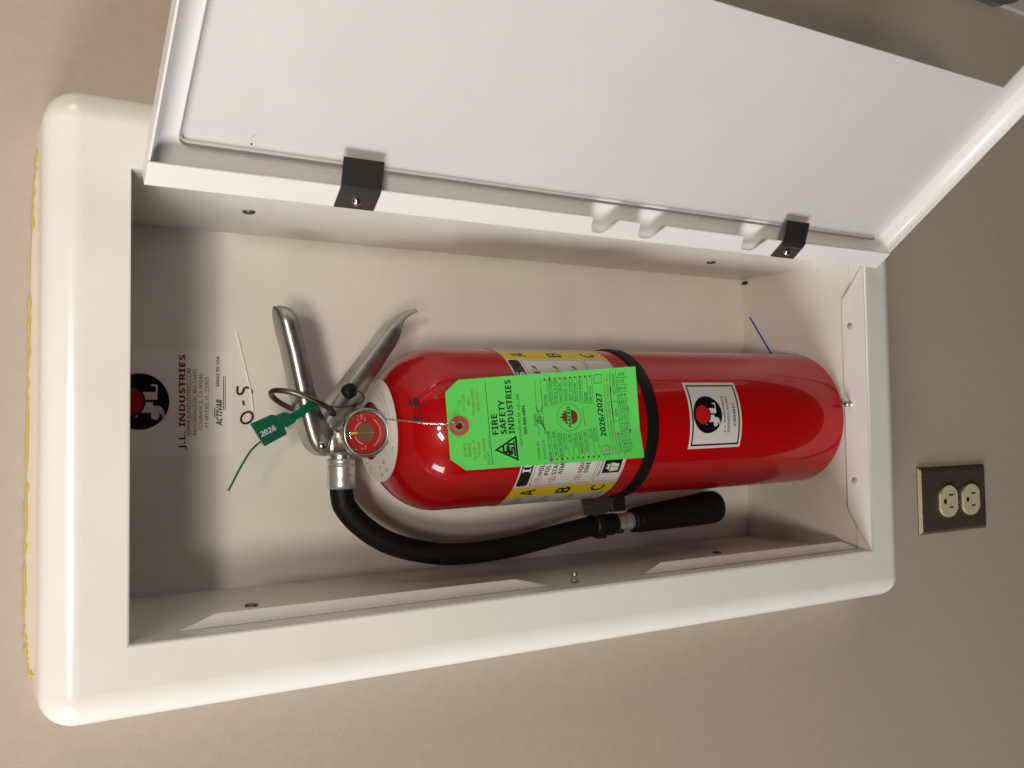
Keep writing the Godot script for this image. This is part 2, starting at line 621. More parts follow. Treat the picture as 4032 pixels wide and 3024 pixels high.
	# --- printed decal on the back
	var dk := Ink.new(80.0, 90.0, 9.0, Color(0, 0, 0, 0), F)
	print_maker(dk)
	var dm := paint(Color.WHITE, 0.3)
	dm.albedo_texture = dk.texture()
	dm.transparency = BaseMaterial3D.TRANSPARENCY_ALPHA_SCISSOR
	dm.alpha_scissor_threshold = 0.5
	var q := Shape.new()
	var c0 := Vector3(-0.0344, 0.5325, -TUB_D + 0.0005)
	q.tri(c0, c0 + Vector3(0.08, 0, 0), c0 + Vector3(0.08, 0.09, 0), -1, Vector2(0, 1), Vector2(1, 1), Vector2(1, 0))
	q.tri(c0, c0 + Vector3(0.08, 0.09, 0), c0 + Vector3(0, 0.09, 0), -1, Vector2(0, 1), Vector2(1, 0), Vector2(0, 0))
	part("maker_decal", q, dm, tub, Vector3(0, 0.55, -0.3))
	# clear film the decal is printed on
	var film := Shape.new()
	film.box(Vector3(0.0045, 0.568, -TUB_D + 0.0001), Vector3(0.0785, 0.0715, 0.0003))
	var fm: StandardMaterial3D = MAT.tub.duplicate()
	fm.albedo_texture = null
	fm.albedo_color = lin(0.85, 0.84, 0.81)
	fm.roughness = 0.12
	part("decal_film", film, fm, tub)
	# --- marks on the enamel, and a highlight painted as a streak
	var zb := -TUB_D + 0.0004
	var five := [Vector3(0.0175, 0.5285, zb), Vector3(0.0118, 0.5285, zb), Vector3(0.0122, 0.5250, zb), Vector3(0.0158, 0.5235, zb), Vector3(0.0165, 0.5205, zb), Vector3(0.0140, 0.5178, zb), Vector3(0.0105, 0.5185, zb)]
	var nought := []
	for i in 17:
		var a := TAU * i / 16.0 + 0.8
		nought.append(Vector3(-0.0065 + cos(a) * 0.0045, 0.5215 + sin(a) * 0.0044 - cos(a) * 0.0012, zb))
	var hs := Shape.new()
	hs.tube(spline(five, 4), 0.0009, 6)
	hs.tube(nought, 0.0009, 6)
	hs.tube([Vector3(0.0030, 0.5238, zb), Vector3(0.0065, 0.5243, zb)], 0.0009, 6)
	part("marker_writing", hs, MAT.ink, tub)
	var bs := Shape.new()
	bs.tube([Vector3(0.0942, -0.0012, -0.1452), Vector3(0.054, -0.0012, -0.1168)], 0.0009, 6)
	part("blue_pen_line", bs, MAT.blue, tub)
	var ws := Shape.new()  # lamp reflection in the enamel, built as a thin white streak
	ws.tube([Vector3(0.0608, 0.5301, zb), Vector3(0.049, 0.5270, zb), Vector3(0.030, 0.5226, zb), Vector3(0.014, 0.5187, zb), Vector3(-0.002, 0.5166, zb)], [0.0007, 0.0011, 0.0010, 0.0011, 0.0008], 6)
	part("highlight_streak", ws, MAT.painted_highlight, tub)
	# --- catch studs
	for st in [[Vector3(-W / 2, 0.3098, -0.0258), Vector3(1, 0, 0)], [Vector3(0.0001, 0.001, -0.0195), Vector3(0, 1, 0)]]:
		var n: Vector3 = st[1]
		var bb := Basis(Vector3(n.y, n.x, 0), n, Vector3(0, 0, 1)).scaled(Vector3.ONE * 0.72)
		var ss := Shape.new()
		ss.lathe([Vector2(0.0042, 0.0), Vector2(0.0040, 0.0010), Vector2(0.0022, 0.0016), Vector2(0.0022, 0.0040), Vector2(0.0034, 0.0052), Vector2(0.0040, 0.0070), Vector2(0.0034, 0.0088), Vector2(0.0018, 0.0099), Vector2(0.0, 0.0102)], 20, 1, st[0], bb)
		part("catch_stud", ss, MAT.chrome, cab, st[0] + n * 0.005)
	build_door(cab)

func fix_trim(o: MeshInstance3D, s: Shape) -> void:
	pass

func print_maker(k: Ink) -> void:
	var ink := Color(0.05, 0.045, 0.04)
	var red := Color(0.55, 0.06, 0.05)
	var pale := Color(0.66, 0.18, 0.15)
	logo(k, Vector2(40.2, 65.8), 20.4, ink, Color(0.62, 0.05, 0.05), Color(0.80, 0.78, 0.74))
	k.text("J.L. INDUSTRIES", Vector2(4.6, 34.2), 4.4, red, "bold", 0.0, 0.0, 70.2)
	k.text("WWW.JLINDUSTRIES.COM", Vector2(15.2, 30.2), 2.8, pale, "sans", 0.0, 0.0, 49.5)
	k.text("BLOOMINGTON, MN 55435", Vector2(15.2, 26.0), 2.8, pale, "sans", 0.0, 0.0, 49.2)
	k.text("COMMERCE, CA 90040", Vector2(18.8, 21.8), 2.8, pale, "sans", 0.0, 0.0, 42.2)
	k.text("FT MYERS, FL 33905", Vector2(21.0, 17.4), 2.8, pale, "sans", 0.0, 0.0, 37.6)
	k.text("MADE IN USA", Vector2(51.8, 9.4), 2.5, red, "bold", 0.0, 0.0, 22.6)
	k.text("ACTIVAR", Vector2(22.0, 7.4), 4.4, ink, "bold", 0.0, 0.0, 19.5, 1.0, 0.2)
	k.rect(28.5, 12.6, 35.6, 13.2, ink)
	k.rect(33.8, 6.2, 59.2, 6.7, ink); k.rect(33.8, 5.0, 59.2, 5.4, ink)

func logo(k: Ink, c: Vector2, r: float, ink: Color, red: Color, pale: Color) -> void:
	k.disc(c, r, ink)
	k.text("J", c + Vector2(-0.02 * r, -0.60 * r), r * 0.74, pale, "serif", 1.0, 0.0, r * 0.62)
	k.text("L", c + Vector2(0.06 * r, -0.60 * r), r * 0.74, pale, "serif", 0.0, 0.0, r * 0.56)
	k.rect(c.x - 0.30 * r, c.y - 0.45 * r, c.x - 0.02 * r, c.y + 0.15 * r, pale)
	k.rect(c.x + 0.06 * r, c.y - 0.55 * r, c.x + 0.34 * r, c.y + 0.15 * r, pale)
	k.disc(c + Vector2(-0.50 * r, -0.52 * r), r * 0.15, pale)
	k.disc(c + Vector2(0, 0.36 * r), r * 0.56, ink)
	k.disc(c + Vector2(0, 0.36 * r), r * 0.50, red)

func rect_loop(u0: float, u1: float, v0: float, v1: float, inset: float, w: float) -> PackedVector3Array:
	return PackedVector3Array([Vector3(u0 + inset, v0 + inset, w), Vector3(u1 - inset, v0 + inset, w), Vector3(u1 - inset, v1 - inset, w), Vector3(u0 + inset, v1 - inset, w)])

func build_door(cab: Node3D) -> void:
	# the door is folded from sheet: u along the door from the hinge, v up, w towards its inside
	var d := Node3D.new()
	d.name = "door"
	var e := Vector3(0.5764, 0, 0.8171)
	d.transform = Transform3D(Basis(e, Vector3.UP, e.cross(Vector3.UP)), Vector3(0.1356, 0, 0.0045))
	cab.add_child(d, true)
	var U1 := 0.264
	var V0 := 0.002
	var V1 := 0.6222
	var D := 0.016
	var hole := func(w): return PackedVector3Array([Vector3(0.1785, 0.0244, w), Vector3(0.2440, 0.0244, w), Vector3(0.2440, 0.5998, w), Vector3(0.1785, 0.5998, w)])
	var s := Shape.new()
	var rows := [hole.call(0.001)]
	var groups := [-1]
	var r1 := 0.0138
	rows.append(rect_loop(0, U1, V0, V1, 0.0012 + r1, 0.001))
	for i in 12:
		groups.append(1)
		var a := PI / 2 * (i + 1) / 12.0
		rows.append(rect_loop(0, U1, V0, V1, 0.0012 + r1 - r1 * sin(a), 0.001 + r1 - r1 * cos(a)))
	groups.append(-1); rows.append(rect_loop(0, U1, V0, V1, 0.0012, D))
	groups.append(-1); rows.append(rect_loop(0, U1, V0, V1, 0.0, D))
	groups.append(-1); rows.append(rect_loop(0, U1, V0, V1, 0.0, 0.0048))
	for i in 4:
		groups.append(2)
		var a := PI / 2 * (i + 1) / 4.0
		rows.append(rect_loop(0, U1, V0, V1, 0.0050 - 0.0050 * cos(a), 0.0048 - 0.0050 * sin(a)))
	groups.append(-1); rows.append(hole.call(-0.0002))
	groups.append(-1)
	s.skin(rows, true, true, groups)
	part("door_pan", s, MAT.door, d, Vector3(0.09, 0.3, 0.0004))
	var sk := Shape.new()
	sk.lathe([Vector2(0.0, 0.0004), Vector2(0.0006, 0.0002), Vector2(0.0007, 0.0)], 10, 1, Vector3(0.0295, 0.5675, 0.0065), Basis(Vector3(1, 0, 0), Vector3(0, 0, 1), Vector3(0, -1, 0)))
	part("speck", sk, MAT.grime, d, Vector3(0.0295, 0.5675, 0.006))
	# return lip along the hinge, with three scooped cut-outs
	var L := 0.0168
	var lip := PackedVector2Array([Vector2(0.0, V0), Vector2(L + 0.0012, V0 + 0.0004)])
	for n in [[0.1520, 0.1790], [0.2580, 0.2830], [0.3015, 0.3255]]:
		var a: float = n[0]
		var b: float = n[1]
		lip.append_array(PackedVector2Array([Vector2(L, a), Vector2(L - 0.0045, a + 0.0022), Vector2(0.0065, a + 0.0052), Vector2(0.0040, a + 0.0078), Vector2(0.0032, a + 0.0105), Vector2(0.0032, b - 0.0085), Vector2(0.0042, b - 0.0062), Vector2(0.0085, b - 0.0030), Vector2(L - 0.002, b - 0.0008), Vector2(L, b)]))
	lip.append(Vector2(L - 0.0008, V1)); lip.append(Vector2(0.0, V1))
	var ls := Shape.new()
	ls.prism(lip, D + 0.0002, D + 0.0014, func(x, y, z): return Vector3(x, y, z))
	part("hinge_lip", ls, MAT.door, d)
	# clear acrylic sheet lying in the pan
	var outline := PackedVector2Array()
	for c in [[0.2475, 0.6060, 0.0], [0.0212, 0.6060, PI / 2], [0.0212, 0.0170, PI], [0.2475, 0.0170, PI * 1.5]]:
		var q := 0.005
		var cc := Vector2(c[0] + (-q if c[0] > 0.1 else q), c[1] + (-q if c[1] > 0.1 else q))
		for i in 5:
			outline.append(cc + Vector2.from_angle(c[2] + PI / 2 * i / 4.0) * q)
	var ps := Shape.new()
	ps.prism(outline, 0.0036, 0.0064, func(x, y, z): return Vector3(x, y, z))
	part("pane", ps, MAT.pane, d)
	var es := Shape.new()
	var er := []
	for o in [[0.0, 0.0034], [0.0, 0.0056], [0.0005, 0.0056], [0.0005, 0.0034]]:
		var row := PackedVector3Array()
		var mid := Vector2(0.14, 0.307)
		for p in outline.slice(4, 13):
			var n := (p - mid)
			row.append(Vector3(p.x - signf(n.x) * (o[0] - 0.0002), p.y - signf(n.y) * (o[0] - 0.0002), o[1]))
		er.append(row)
	es.skin(er, false, true, -1)
	part("pane_edge", es, MAT.pane_edge, d)
	# dark steel clips that hold the sheet, each with a screw
	for vc in [0.4998, 0.1238]:
		var cs := Shape.new()
		var prof := [Vector2(0.0008, D + 0.0028), Vector2(0.0118, D + 0.0028), Vector2(0.0135, D + 0.0030), Vector2(0.0178, D + 0.0022), Vector2(0.0195, D + 0.0006), Vector2(0.0312, 0.0078)]
		var cr := []
		for side in [0, 1]:
			for p in (prof if side == 0 else []):
				pass
		var top := []
		var bot := []
		for i in prof.size():
			var t: Vector2 = (prof[mini(i + 1, prof.size() - 1)] - prof[maxi(i - 1, 0)]).normalized()
			var n := Vector2(-t.y, t.x)
			top.append(prof[i])
			bot.append(prof[i] - n * 0.0012)
		bot.reverse()
		var sect := top + bot
		for v in [vc - 0.0130, vc + 0.0130]:
			var row := PackedVector3Array()
			for p in sect:
				row.append(Vector3(p.x, v, p.y))
			cr.append(row)
		cs.skin(cr, true, false, -1)
		var m := prof.size()
		for k in 2:
			var row: PackedVector3Array = cr[k]
			for i in m - 1:
				cs.quad(row[i], row[i + 1], row[2 * m - 2 - i], row[2 * m - 1 - i]) if k == 0 else cs.quad(row[2 * m - 1 - i], row[2 * m - 2 - i], row[i + 1], row[i])
		part("glazing_clip", cs, MAT.clip, d)
		var sc := Shape.new()
		sc.lathe([Vector2(0.0, 0.0024), Vector2(0.0015, 0.0022), Vector2(0.0028, 0.0014), Vector2(0.0033, 0.0)], 20, 1, Vector3(0.0066, vc, D + 0.0027), Basis(Vector3(1, 0, 0), Vector3(0, 0, 1), Vector3(0, -1, 0)))
		part("clip_screw", sc, MAT.zinc, d, Vector3(0.0066, vc, D))

# ---------------------------------------------------------------- extinguisher
func ext_frame() -> Transform3D:
	var u := Vector3(-0.0135, 1, -0.010).normalized()
	var z := (Vector3(0, 0, 1) - u * u.z).normalized()
	return Transform3D(Basis(u.cross(z), u, z), Vector3(-0.0118, 0.0001, -0.0885))

func dome_y(r: float) -> float:
	return 0.395 + 0.052 * sqrt(maxf(0.0, 1.0 - pow(r / TANK_R, 2)))

func channel(path: Array, widths: Array, drops: Array, t: float) -> Shape:
	# a bent sheet channel open below, swept along a path in the x-y plane
	var s := Shape.new()
	var rows := []
	for i in path.size():
		var tan: Vector3 = (path[mini(i + 1, path.size() - 1)] - path[maxi(i - 1, 0)]).normalized()
		var up := Vector3(-tan.y, tan.x, 0)
		if up.y < 0:
			up = -up
		var w: float = widths[i]
		var dr: float = drops[i]
		var r := minf(0.0045, minf(w, dr) * 0.9)
		var row := PackedVector3Array()
		var sect := [Vector2(-w, -dr)]
		for k in 6:
			var a := PI - PI / 2 * k / 5.0
			sect.append(Vector2(-w + r + cos(a) * r, -r + sin(a) * r))
		for k in 6:
			var a := PI / 2 - PI / 2 * k / 5.0
			sect.append(Vector2(w - r + cos(a) * r, -r + sin(a) * r))
		sect.append(Vector2(w, -dr))
		var wi := w - t
		var ri := maxf(r - t, 0.0004)
		sect.append(Vector2(wi, -dr))
		for k in 4:
			var a := PI / 2 * k / 3.0
			sect.append(Vector2(wi - ri + cos(a) * ri, -t - ri + sin(a) * ri))
		for k in 4:
			var a := PI / 2 + PI / 2 * k / 3.0
			sect.append(Vector2(-wi + ri + cos(a) * ri, -t - ri + sin(a) * ri))
		sect.append(Vector2(-wi, -dr))
		for p in sect:
			row.append(path[i] + up * p.y + Vector3(0, 0, p.x))
		rows.append(row)
	s.skin(rows, true, false, 1)
	for row in [rows[0], rows[-1]]:
		for i in 13:
			var a: Vector3 = row[i]
			s.quad(row[i], row[i + 1], row[mini(24 - i, 23)], row[mini(25 - i, 23)]) if i < 12 else null
	return s

func build_extinguisher() -> void:
	var ex := thing("fire_extinguisher", "red steel fire extinguisher with silver valve and black hose standing in the cabinet", "fire extinguisher", ext_frame())
	# tank
	var prof := [Vector2(0.0, 0.006), Vector2(0.053, 0.006), Vector2(0.0565, 0.0004), Vector2(0.0590, 0.0)]
	var groups := [-1, 1, 2]
	for i in 5:
		var a := PI / 2 * (i + 1) / 5.0
		prof.append(Vector2(0.0590 + 0.0038 * sin(a), 0.0045 - 0.0045 * cos(a))); groups.append(3)
	prof.append(Vector2(TANK_R, 0.395)); groups.append(4)
	for i in 20:
		var a := (PI / 2) * (i + 1) / 20.0 * 0.872
		prof.append(Vector2(TANK_R * cos(a), 0.395 + 0.052 * sin(a))); groups.append(5)
	prof.append(Vector2(0.0128, 0.4475)); groups.append(6)
	prof.append(Vector2(0.0, 0.4475)); groups.append(-1)
	var s := Shape.new()
	s.lathe(prof, 96, groups)
	part("tank", s, MAT.red, ex)
	# instruction label wrapped round the tank
	var a0 := -100.0
	var a1 := 108.0
	var y0 := 0.2513
	var y1 := 0.3490
	var lab := part("instruction_label", wrap_patch(a0, a1, y0, y1, TANK_R + 0.00025), label_material(a0, a1, y0, y1), ex, Vector3(0, 0.3, 0))
	var st := part("maker_sticker", wrap_patch(-21.3, 31.2, 0.1312, 0.1892, TANK_R + 0.00025), sticker_material(), ex, Vector3(0, 0.16, 0))
	# pen marks on the shoulder
	var pm := Shape.new()
	var strokes := [[Vector3(0.0225, 0.4311, 0.0394), Vector3(0.0187, 0.4312, 0.0410), Vector3(0.0190, 0.4289, 0.0434), Vector3(0.0225, 0.4281, 0.0428), Vector3(0.0212, 0.4268, 0.0448), Vector3(0.0172, 0.4272, 0.0460), Vector3(0.0160, 0.4284, 0.0452), Vector3(0.0200, 0.4285, 0.0436)],
		[Vector3(0.0105, 0.4299, 0.0455), Vector3(0.0071, 0.4296, 0.0463), Vector3(0.0075, 0.4276, 0.0483), Vector3(0.0118, 0.4263, 0.0487)]]
	for k in strokes:
		var pts := []
		for p in k:
			var q: Vector3 = p
			var dir := Vector3(q.x / TANK_R, (q.y - 0.395) / 0.052, q.z / TANK_R).normalized()
			pts.append(Vector3(dir.x * TANK_R, 0.395 + dir.y * 0.052, dir.z * TANK_R))
		pm.tube(spline(pts, 5), 0.0009, 6)
	part("pen_mark", pm, MAT.ink, ex)
	# strap round tank and hose
	var sp := Shape.new()
	sp.lathe([Vector2(TANK_R + 0.0001, 0.2226), Vector2(TANK_R + 0.0014, 0.2230), Vector2(TANK_R + 0.0018, 0.2285), Vector2(TANK_R + 0.0014, 0.2341), Vector2(TANK_R + 0.0001, 0.2345), Vector2(TANK_R + 0.0001, 0.2226)], 96, [1, 2, 2, 1, 3])
	var strap := part("hose_strap", sp, MAT.rubber, ex)
	var hc := Shape.new()
	# saddle between tank and hose, with a collar that grips the hose
	hc.lathe([Vector2(0.0080, -0.0045), Vector2(0.0100, -0.0045), Vector2(0.0106, -0.002), Vector2(0.0106, 0.002), Vector2(0.0100, 0.0045), Vector2(0.0080, 0.0045), Vector2(0.0080, -0.0045)], 32, 1, Vector3(-0.0866, 0.2425, 0))
	hc.round_box(Vector3(-0.0945, 0.2395, 0.0), Vector3(0.0070, 0.0105, 0.012), 0.003)
	hc.round_box(Vector3(-0.0930, 0.2285, 0.0), Vector3(0.0060, 0.0090, 0.010), 0.0028)
	hc.round_box(Vector3(-0.0925, 0.2190, 0.0), Vector3(0.0060, 0.0080, 0.010), 0.0028)
	hc.round_box(Vector3(-0.0695, 0.2225, 0.0), Vector3(0.0130, 0.0150, 0.0120), 0.0015)
	part("hose_clip", hc, MAT.plastic, strap)
	var sad := Shape.new()
	sad.prism(PackedVector2Array([Vector2(-0.0625, 0.2270), Vector2(-0.0625, 0.2535), Vector2(-0.0690, 0.2505), Vector2(-0.0775, 0.2500), Vector2(-0.0775, 0.2420), Vector2(-0.0735, 0.2340), Vector2(-0.0640, 0.2280)]), -0.008, 0.0085, func(x, y, z): return Vector3(x, y, z))
	part("saddle", sad, paint(lin(0.040, 0.038, 0.040), 0.4), strap)
	# hose
	var hp := spline([Vector3(-0.0400, 0.4695, 0.0), Vector3(-0.0480, 0.4690, 0.0), Vector3(-0.0562, 0.4662, 0.0), Vector3(-0.0697, 0.4545, 0.0), Vector3(-0.0843, 0.4332, 0.0), Vector3(-0.0942, 0.4030, 0.0), Vector3(-0.0983, 0.3729, 0.0), Vector3(-0.0974, 0.3300, 0.0), Vector3(-0.0912, 0.2811, 0.0), Vector3(-0.0870, 0.2470, 0.0), Vector3(-0.0862, 0.2230, 0.0)], 8)
	var hs := Shape.new()
	hs.tube(hp, 0.0086, 28)
	var hose := part("hose", hs, MAT.rubber, ex)
	var turn_x := Basis(Vector3(0, 1, 0), Vector3(-1, 0, 0), Vector3(0, 0, 1))
	var fe := Shape.new()
	fe.lathe([Vector2(0.0, 0.0), Vector2(0.0098, 0.0), Vector2(0.0102, 0.0006), Vector2(0.0102, 0.0034), Vector2(0.0098, 0.0040), Vector2(0.0094, 0.0044), Vector2(0.0103, 0.0052), Vector2(0.0105, 0.0064), Vector2(0.0102, 0.0080), Vector2(0.0100, 0.0096), Vector2(0.0103, 0.0108), Vector2(0.0100, 0.0124), Vector2(0.0099, 0.0140), Vector2(0.0103, 0.0152), Vector2(0.0101, 0.0172), Vector2(0.0105, 0.0190), Vector2(0.0102, 0.0212), Vector2(0.0092, 0.0222), Vector2(0.0, 0.0222)], 40, 1, Vector3(-0.0195, 0.4695, 0), turn_x)
	part("ferrule", fe, MAT.alu, hose)
	var down := Basis(Vector3(1, 0, 0), Vector3(0.03, -1, 0).normalized(), Vector3(0, 0, -1))
	var f2 := Shape.new()
	f2.lathe([Vector2(0.0, 0.0), Vector2(0.0070, 0.0), Vector2(0.0078, 0.001), Vector2(0.0078, 0.0045), Vector2(0.0070, 0.0062), Vector2(0.0078, 0.0080), Vector2(0.0078, 0.0105), Vector2(0.0070, 0.0122), Vector2(0.0079, 0.0140), Vector2(0.0079, 0.0190), Vector2(0.0074, 0.0205), Vector2(0.0, 0.0205)], 36, 1, Vector3(-0.0862, 0.2258, 0), down)
	part("ferrule", f2, MAT.alu, hose)
	var nz := Shape.new()
	var tilt := Basis(Vector3(0.998, 0.05, 0).normalized(), Vector3(0.057, -0.998, 0).normalized(), Vector3(0, 0, -1))
	nz.lathe([Vector2(0.0, 0.0), Vector2(0.0095, 0.0), Vector2(0.0106, 0.0012), Vector2(0.0107, 0.0050), Vector2(0.0112, 0.0055), Vector2(0.0150, 0.0850), Vector2(0.0151, 0.0925), Vector2(0.0146, 0.0965), Vector2(0.0135, 0.0985), Vector2(0.0118, 0.0985), Vector2(0.0085, 0.06), Vector2(0.0, 0.06)], 48, [-1, 1, 2, 3, 4, 5, 5, 5, 5, 6, 7], Vector3(-0.0857, 0.2052, 0), tilt)
	part("nozzle", nz, MAT.rubber, hose)
	build_valve(ex)

func build_valve(ex: Node3D) -> void:
	var s := Shape.new()
	s.lathe([Vector2(0.0, 0.444), Vector2(0.0150, 0.444), Vector2(0.0150, 0.4490), Vector2(0.0130, 0.4500), Vector2(0.0130, 0.4560), Vector2(0.0, 0.4560)], 40, [-1, 1, 2, 3, -1])
	s.round_box(Vector3(-0.0030, 0.4660, 0.0), Vector3(0.0290, 0.0340, 0.0215), 0.0055)
	s.round_box(Vector3(0.0080, 0.4720, 0.0), Vector3(0.0300, 0.0200, 0.0150), 0.004, Basis(Vector3(0, 0, 1), -0.55))
	# boss for the gauge and port for the hose
	s.lathe([Vector2(0.0, 0.0), Vector2(0.0125, 0.0), Vector2(0.0140, 0.004), Vector2(0.0155, 0.0125), Vector2(0.0, 0.0125)], 40, [-1, 1, 1, -1], Vector3(-0.001, 0.4600, 0.0060), Basis(Vector3(1, 0, 0), Vector3(0, 0, 1), Vector3(0, -1, 0)))
	s.lathe([Vector2(0.0, 0.0), Vector2(0.0085, 0.0), Vector2(0.0085, 0.008), Vector2(0.0, 0.008)], 32, [-1, 1, -1], Vector3(-0.0125, 0.4695, 0), Basis(Vector3(0, 1, 0), Vector3(-1, 0, 0), Vector3(0, 0, 1)))
	part("valve_body", s, MAT.cast, ex)
	# discharge lever
	var up := [Vector3(-0.0172, 0.4840, 0), Vector3(-0.0150, 0.4895, 0), Vector3(-0.0085, 0.4950, 0), Vector3(0.0020, 0.4985, 0), Vector3(0.0160, 0.5018, 0), Vector3(0.0350, 0.5055, 0), Vector3(0.0560, 0.5097, 0), Vector3(0.0700, 0.5130, 0), Vector3(0.0775, 0.5148, 0)]
	var pts := spline(up, 3)
	var n := pts.size()
	var wid := []
	var drp := []
	for i in n:
		var x: float = pts[i].x
		wid.append(lerpf(0.0132, 0.0128, clampf((x - 0.02) / 0.06, 0, 1)))
		drp.append(lerpf(0.0175, 0.0118, clampf((x + 0.004) / 0.022, 0, 1)))
	# rounded tip
	var tip: Vector3 = pts[-1]
	for k in 9:
		var a := PI / 2 * (k + 1) / 9.0 * 0.96
		pts.append(tip + Vector3(0.0130 * sin(a), 0.0030 * sin(a), 0))
		wid.append(0.0128 * maxf(cos(a), 0.22))
		drp.append(0.0018 + 0.0100 * cos(a))
	var lever := part("discharge_lever", channel(pts, wid, drp, 0.0016), MAT.chrome, ex)
	var rv := Shape.new()
	rv.lathe([Vector2(0.0, 0.0022), Vector2(0.0020, 0.0020), Vector2(0.0034, 0.0012), Vector2(0.0039, 0.0)], 24, 1, Vector3(-0.0095, 0.4872, 0.0131), Basis(Vector3(1, 0, 0), Vector3(0, 0, 1), Vector3(0, -1, 0)))
	part("rivet", rv, MAT.zinc, lever, Vector3(-0.0095, 0.4872, 0.011))
	# carrying handle
	var lo := [Vector3(0.0060, 0.4875, 0), Vector3(0.0150, 0.4825, 0), Vector3(0.0275, 0.4740, 0), Vector3(0.0440, 0.4610, 0), Vector3(0.0612, 0.4470, 0), Vector3(0.0762, 0.4350, 0), Vector3(0.0850, 0.4265, 0), Vector3(0.0900, 0.4180, 0), Vector3(0.0925, 0.4090, 0)]
	var lp := spline(lo, 3)
	var lw := []
	var ld := []
	for i in lp.size():
		var x: float = lp[i].x
		lw.append(lerpf(0.0128, 0.0128, clampf(x / 0.09, 0, 1)) * lerpf(1.0, 0.55, clampf((x - 0.080) / 0.0125, 0, 1)))
		ld.append(lerpf(0.0165, 0.0125, clampf((x - 0.02) / 0.05, 0, 1)) * lerpf(1.0, 0.22, clampf((x - 0.074) / 0.0185, 0, 1)))
	part("carrying_handle", channel(lp, lw, ld, 0.0018), MAT.chrome, ex)
	# pressure gauge
	var gz := Basis(Vector3(1, 0, 0), Vector3(0, 0, 1), Vector3(0, -1, 0))
	var gc := Vector3(-0.001, 0.4600, 0.0185)
	var gs := Shape.new()
	gs.lathe([Vector2(0.0, 0.0), Vector2(0.0155, 0.0), Vector2(0.0172, 0.0015), Vector2(0.0178, 0.0040), Vector2(0.0178, 0.0085), Vector2(0.0172, 0.0102), Vector2(0.0162, 0.0108), Vector2(0.0152, 0.0102), Vector2(0.0150, 0.0072), Vector2(0.0, 0.0072)], 56, [-1, 1, 1, 1, 1, 1, 1, 1, -1], gc, gz)
	var gauge := part("pressure_gauge", gs, MAT.chrome, ex)
	var di := Ink.new(30.0, 30.0, 12.0, lin(0.46, 0.006, 0.008), F)
	print_dial(di)
	var dm := paint(Color.WHITE, 0.45)
	dm.albedo_texture = di.texture()
	var ds := Shape.new()
	var pl := PackedVector2Array()
	for i in 48:
		pl.append(Vector2(0.015, 0.015) + Vector2.from_angle(TAU * i / 48.0) * 0.01485)
	ds.prism(pl, 0.0073, 0.0078, func(x, y, z): return gc + Vector3(x - 0.015, y - 0.015, z), Vector2(0.03, 0.03))
	part("dial", ds, dm, gauge)
	var nd := Shape.new()
	nd.box(gc + Vector3(0.0, 0.0086, 0.0084), Vector3(0.0018, 0.0044, 0.0004))
	part("needle", nd, paint(lin(0.75, 0.55, 0.05), 0.4), gauge)
	var lens := Shape.new()
	lens.lathe([Vector2(0.0151, 0.0092), Vector2(0.0140, 0.0104), Vector2(0.0110, 0.0114), Vector2(0.0060, 0.0120), Vector2(0.0, 0.0122)], 48, 1, gc, gz)
	part("lens", lens, MAT.pane, gauge, gc)
	# pull pin: ring of wire, black ball on its end, thin tether
	var rg := []
	var ax := Vector3(0.0168, 0.0395, 0).normalized()
	for i in 40:
		var a := TAU * i / 40.0
		var off := ax * cos(a) * 0.0240 + Vector3(0.004, -0.005, 0.9).normalized() * sin(a) * 0.0150
		off += Vector3(0.0035, -0.0015, 0) * sin(a)
		rg.append(Vector3(0.0203, 0.4985, 0.0045) + off)
	var ps := Shape.new()
	ps.tube(rg, 0.0020, 12, false, true)
	ps.tube([Vector3(0.0130, 0.4800, -0.014), Vector3(0.0130, 0.4800, 0.016)], 0.0021, 12)
	var pin := part("pull_pin", ps, MAT.dark_wire, ex, Vector3(0.0203, 0.4985, 0.0045))
	var bl := Shape.new()
	bl.round_box(Vector3(0.0293, 0.4672, 0.0140), Vector3(0.0108, 0.0108, 0.0090), 0.0042, Basis(Vector3(0, 0, 1), 0.5))
	part("pin_cap", bl, MAT.rubber, pin)
	var th := Shape.new()
	th.tube(spline([Vector3(0.0293, 0.4650, 0.0175), Vector3(0.0282, 0.4600, 0.0185), Vector3(0.0237, 0.4577, 0.0190), Vector3(0.0198, 0.4622, 0.0190), Vector3(0.0178, 0.4750, 0.0185), Vector3(0.0188, 0.4842, 0.0180), Vector3(0.0215, 0.4895, 0.0165)], 5), 0.0005, 8)
	part("tether", th, MAT.black, pin)
	# paper service collar resting on the shoulder round the neck
	var collar := thing("service_collar", "white printed paper ring round the neck of the red extinguisher", "collar", ext_frame())
	var ck := Ink.new(80.0, 80.0, 8.0, lin(0.72, 0.70, 0.65), F)
	print_collar(ck)
	var cm := paint(Color.WHITE, 0.7)
	cm.albedo_texture = ck.texture()
	var cs := Shape.new()
	var N := 64
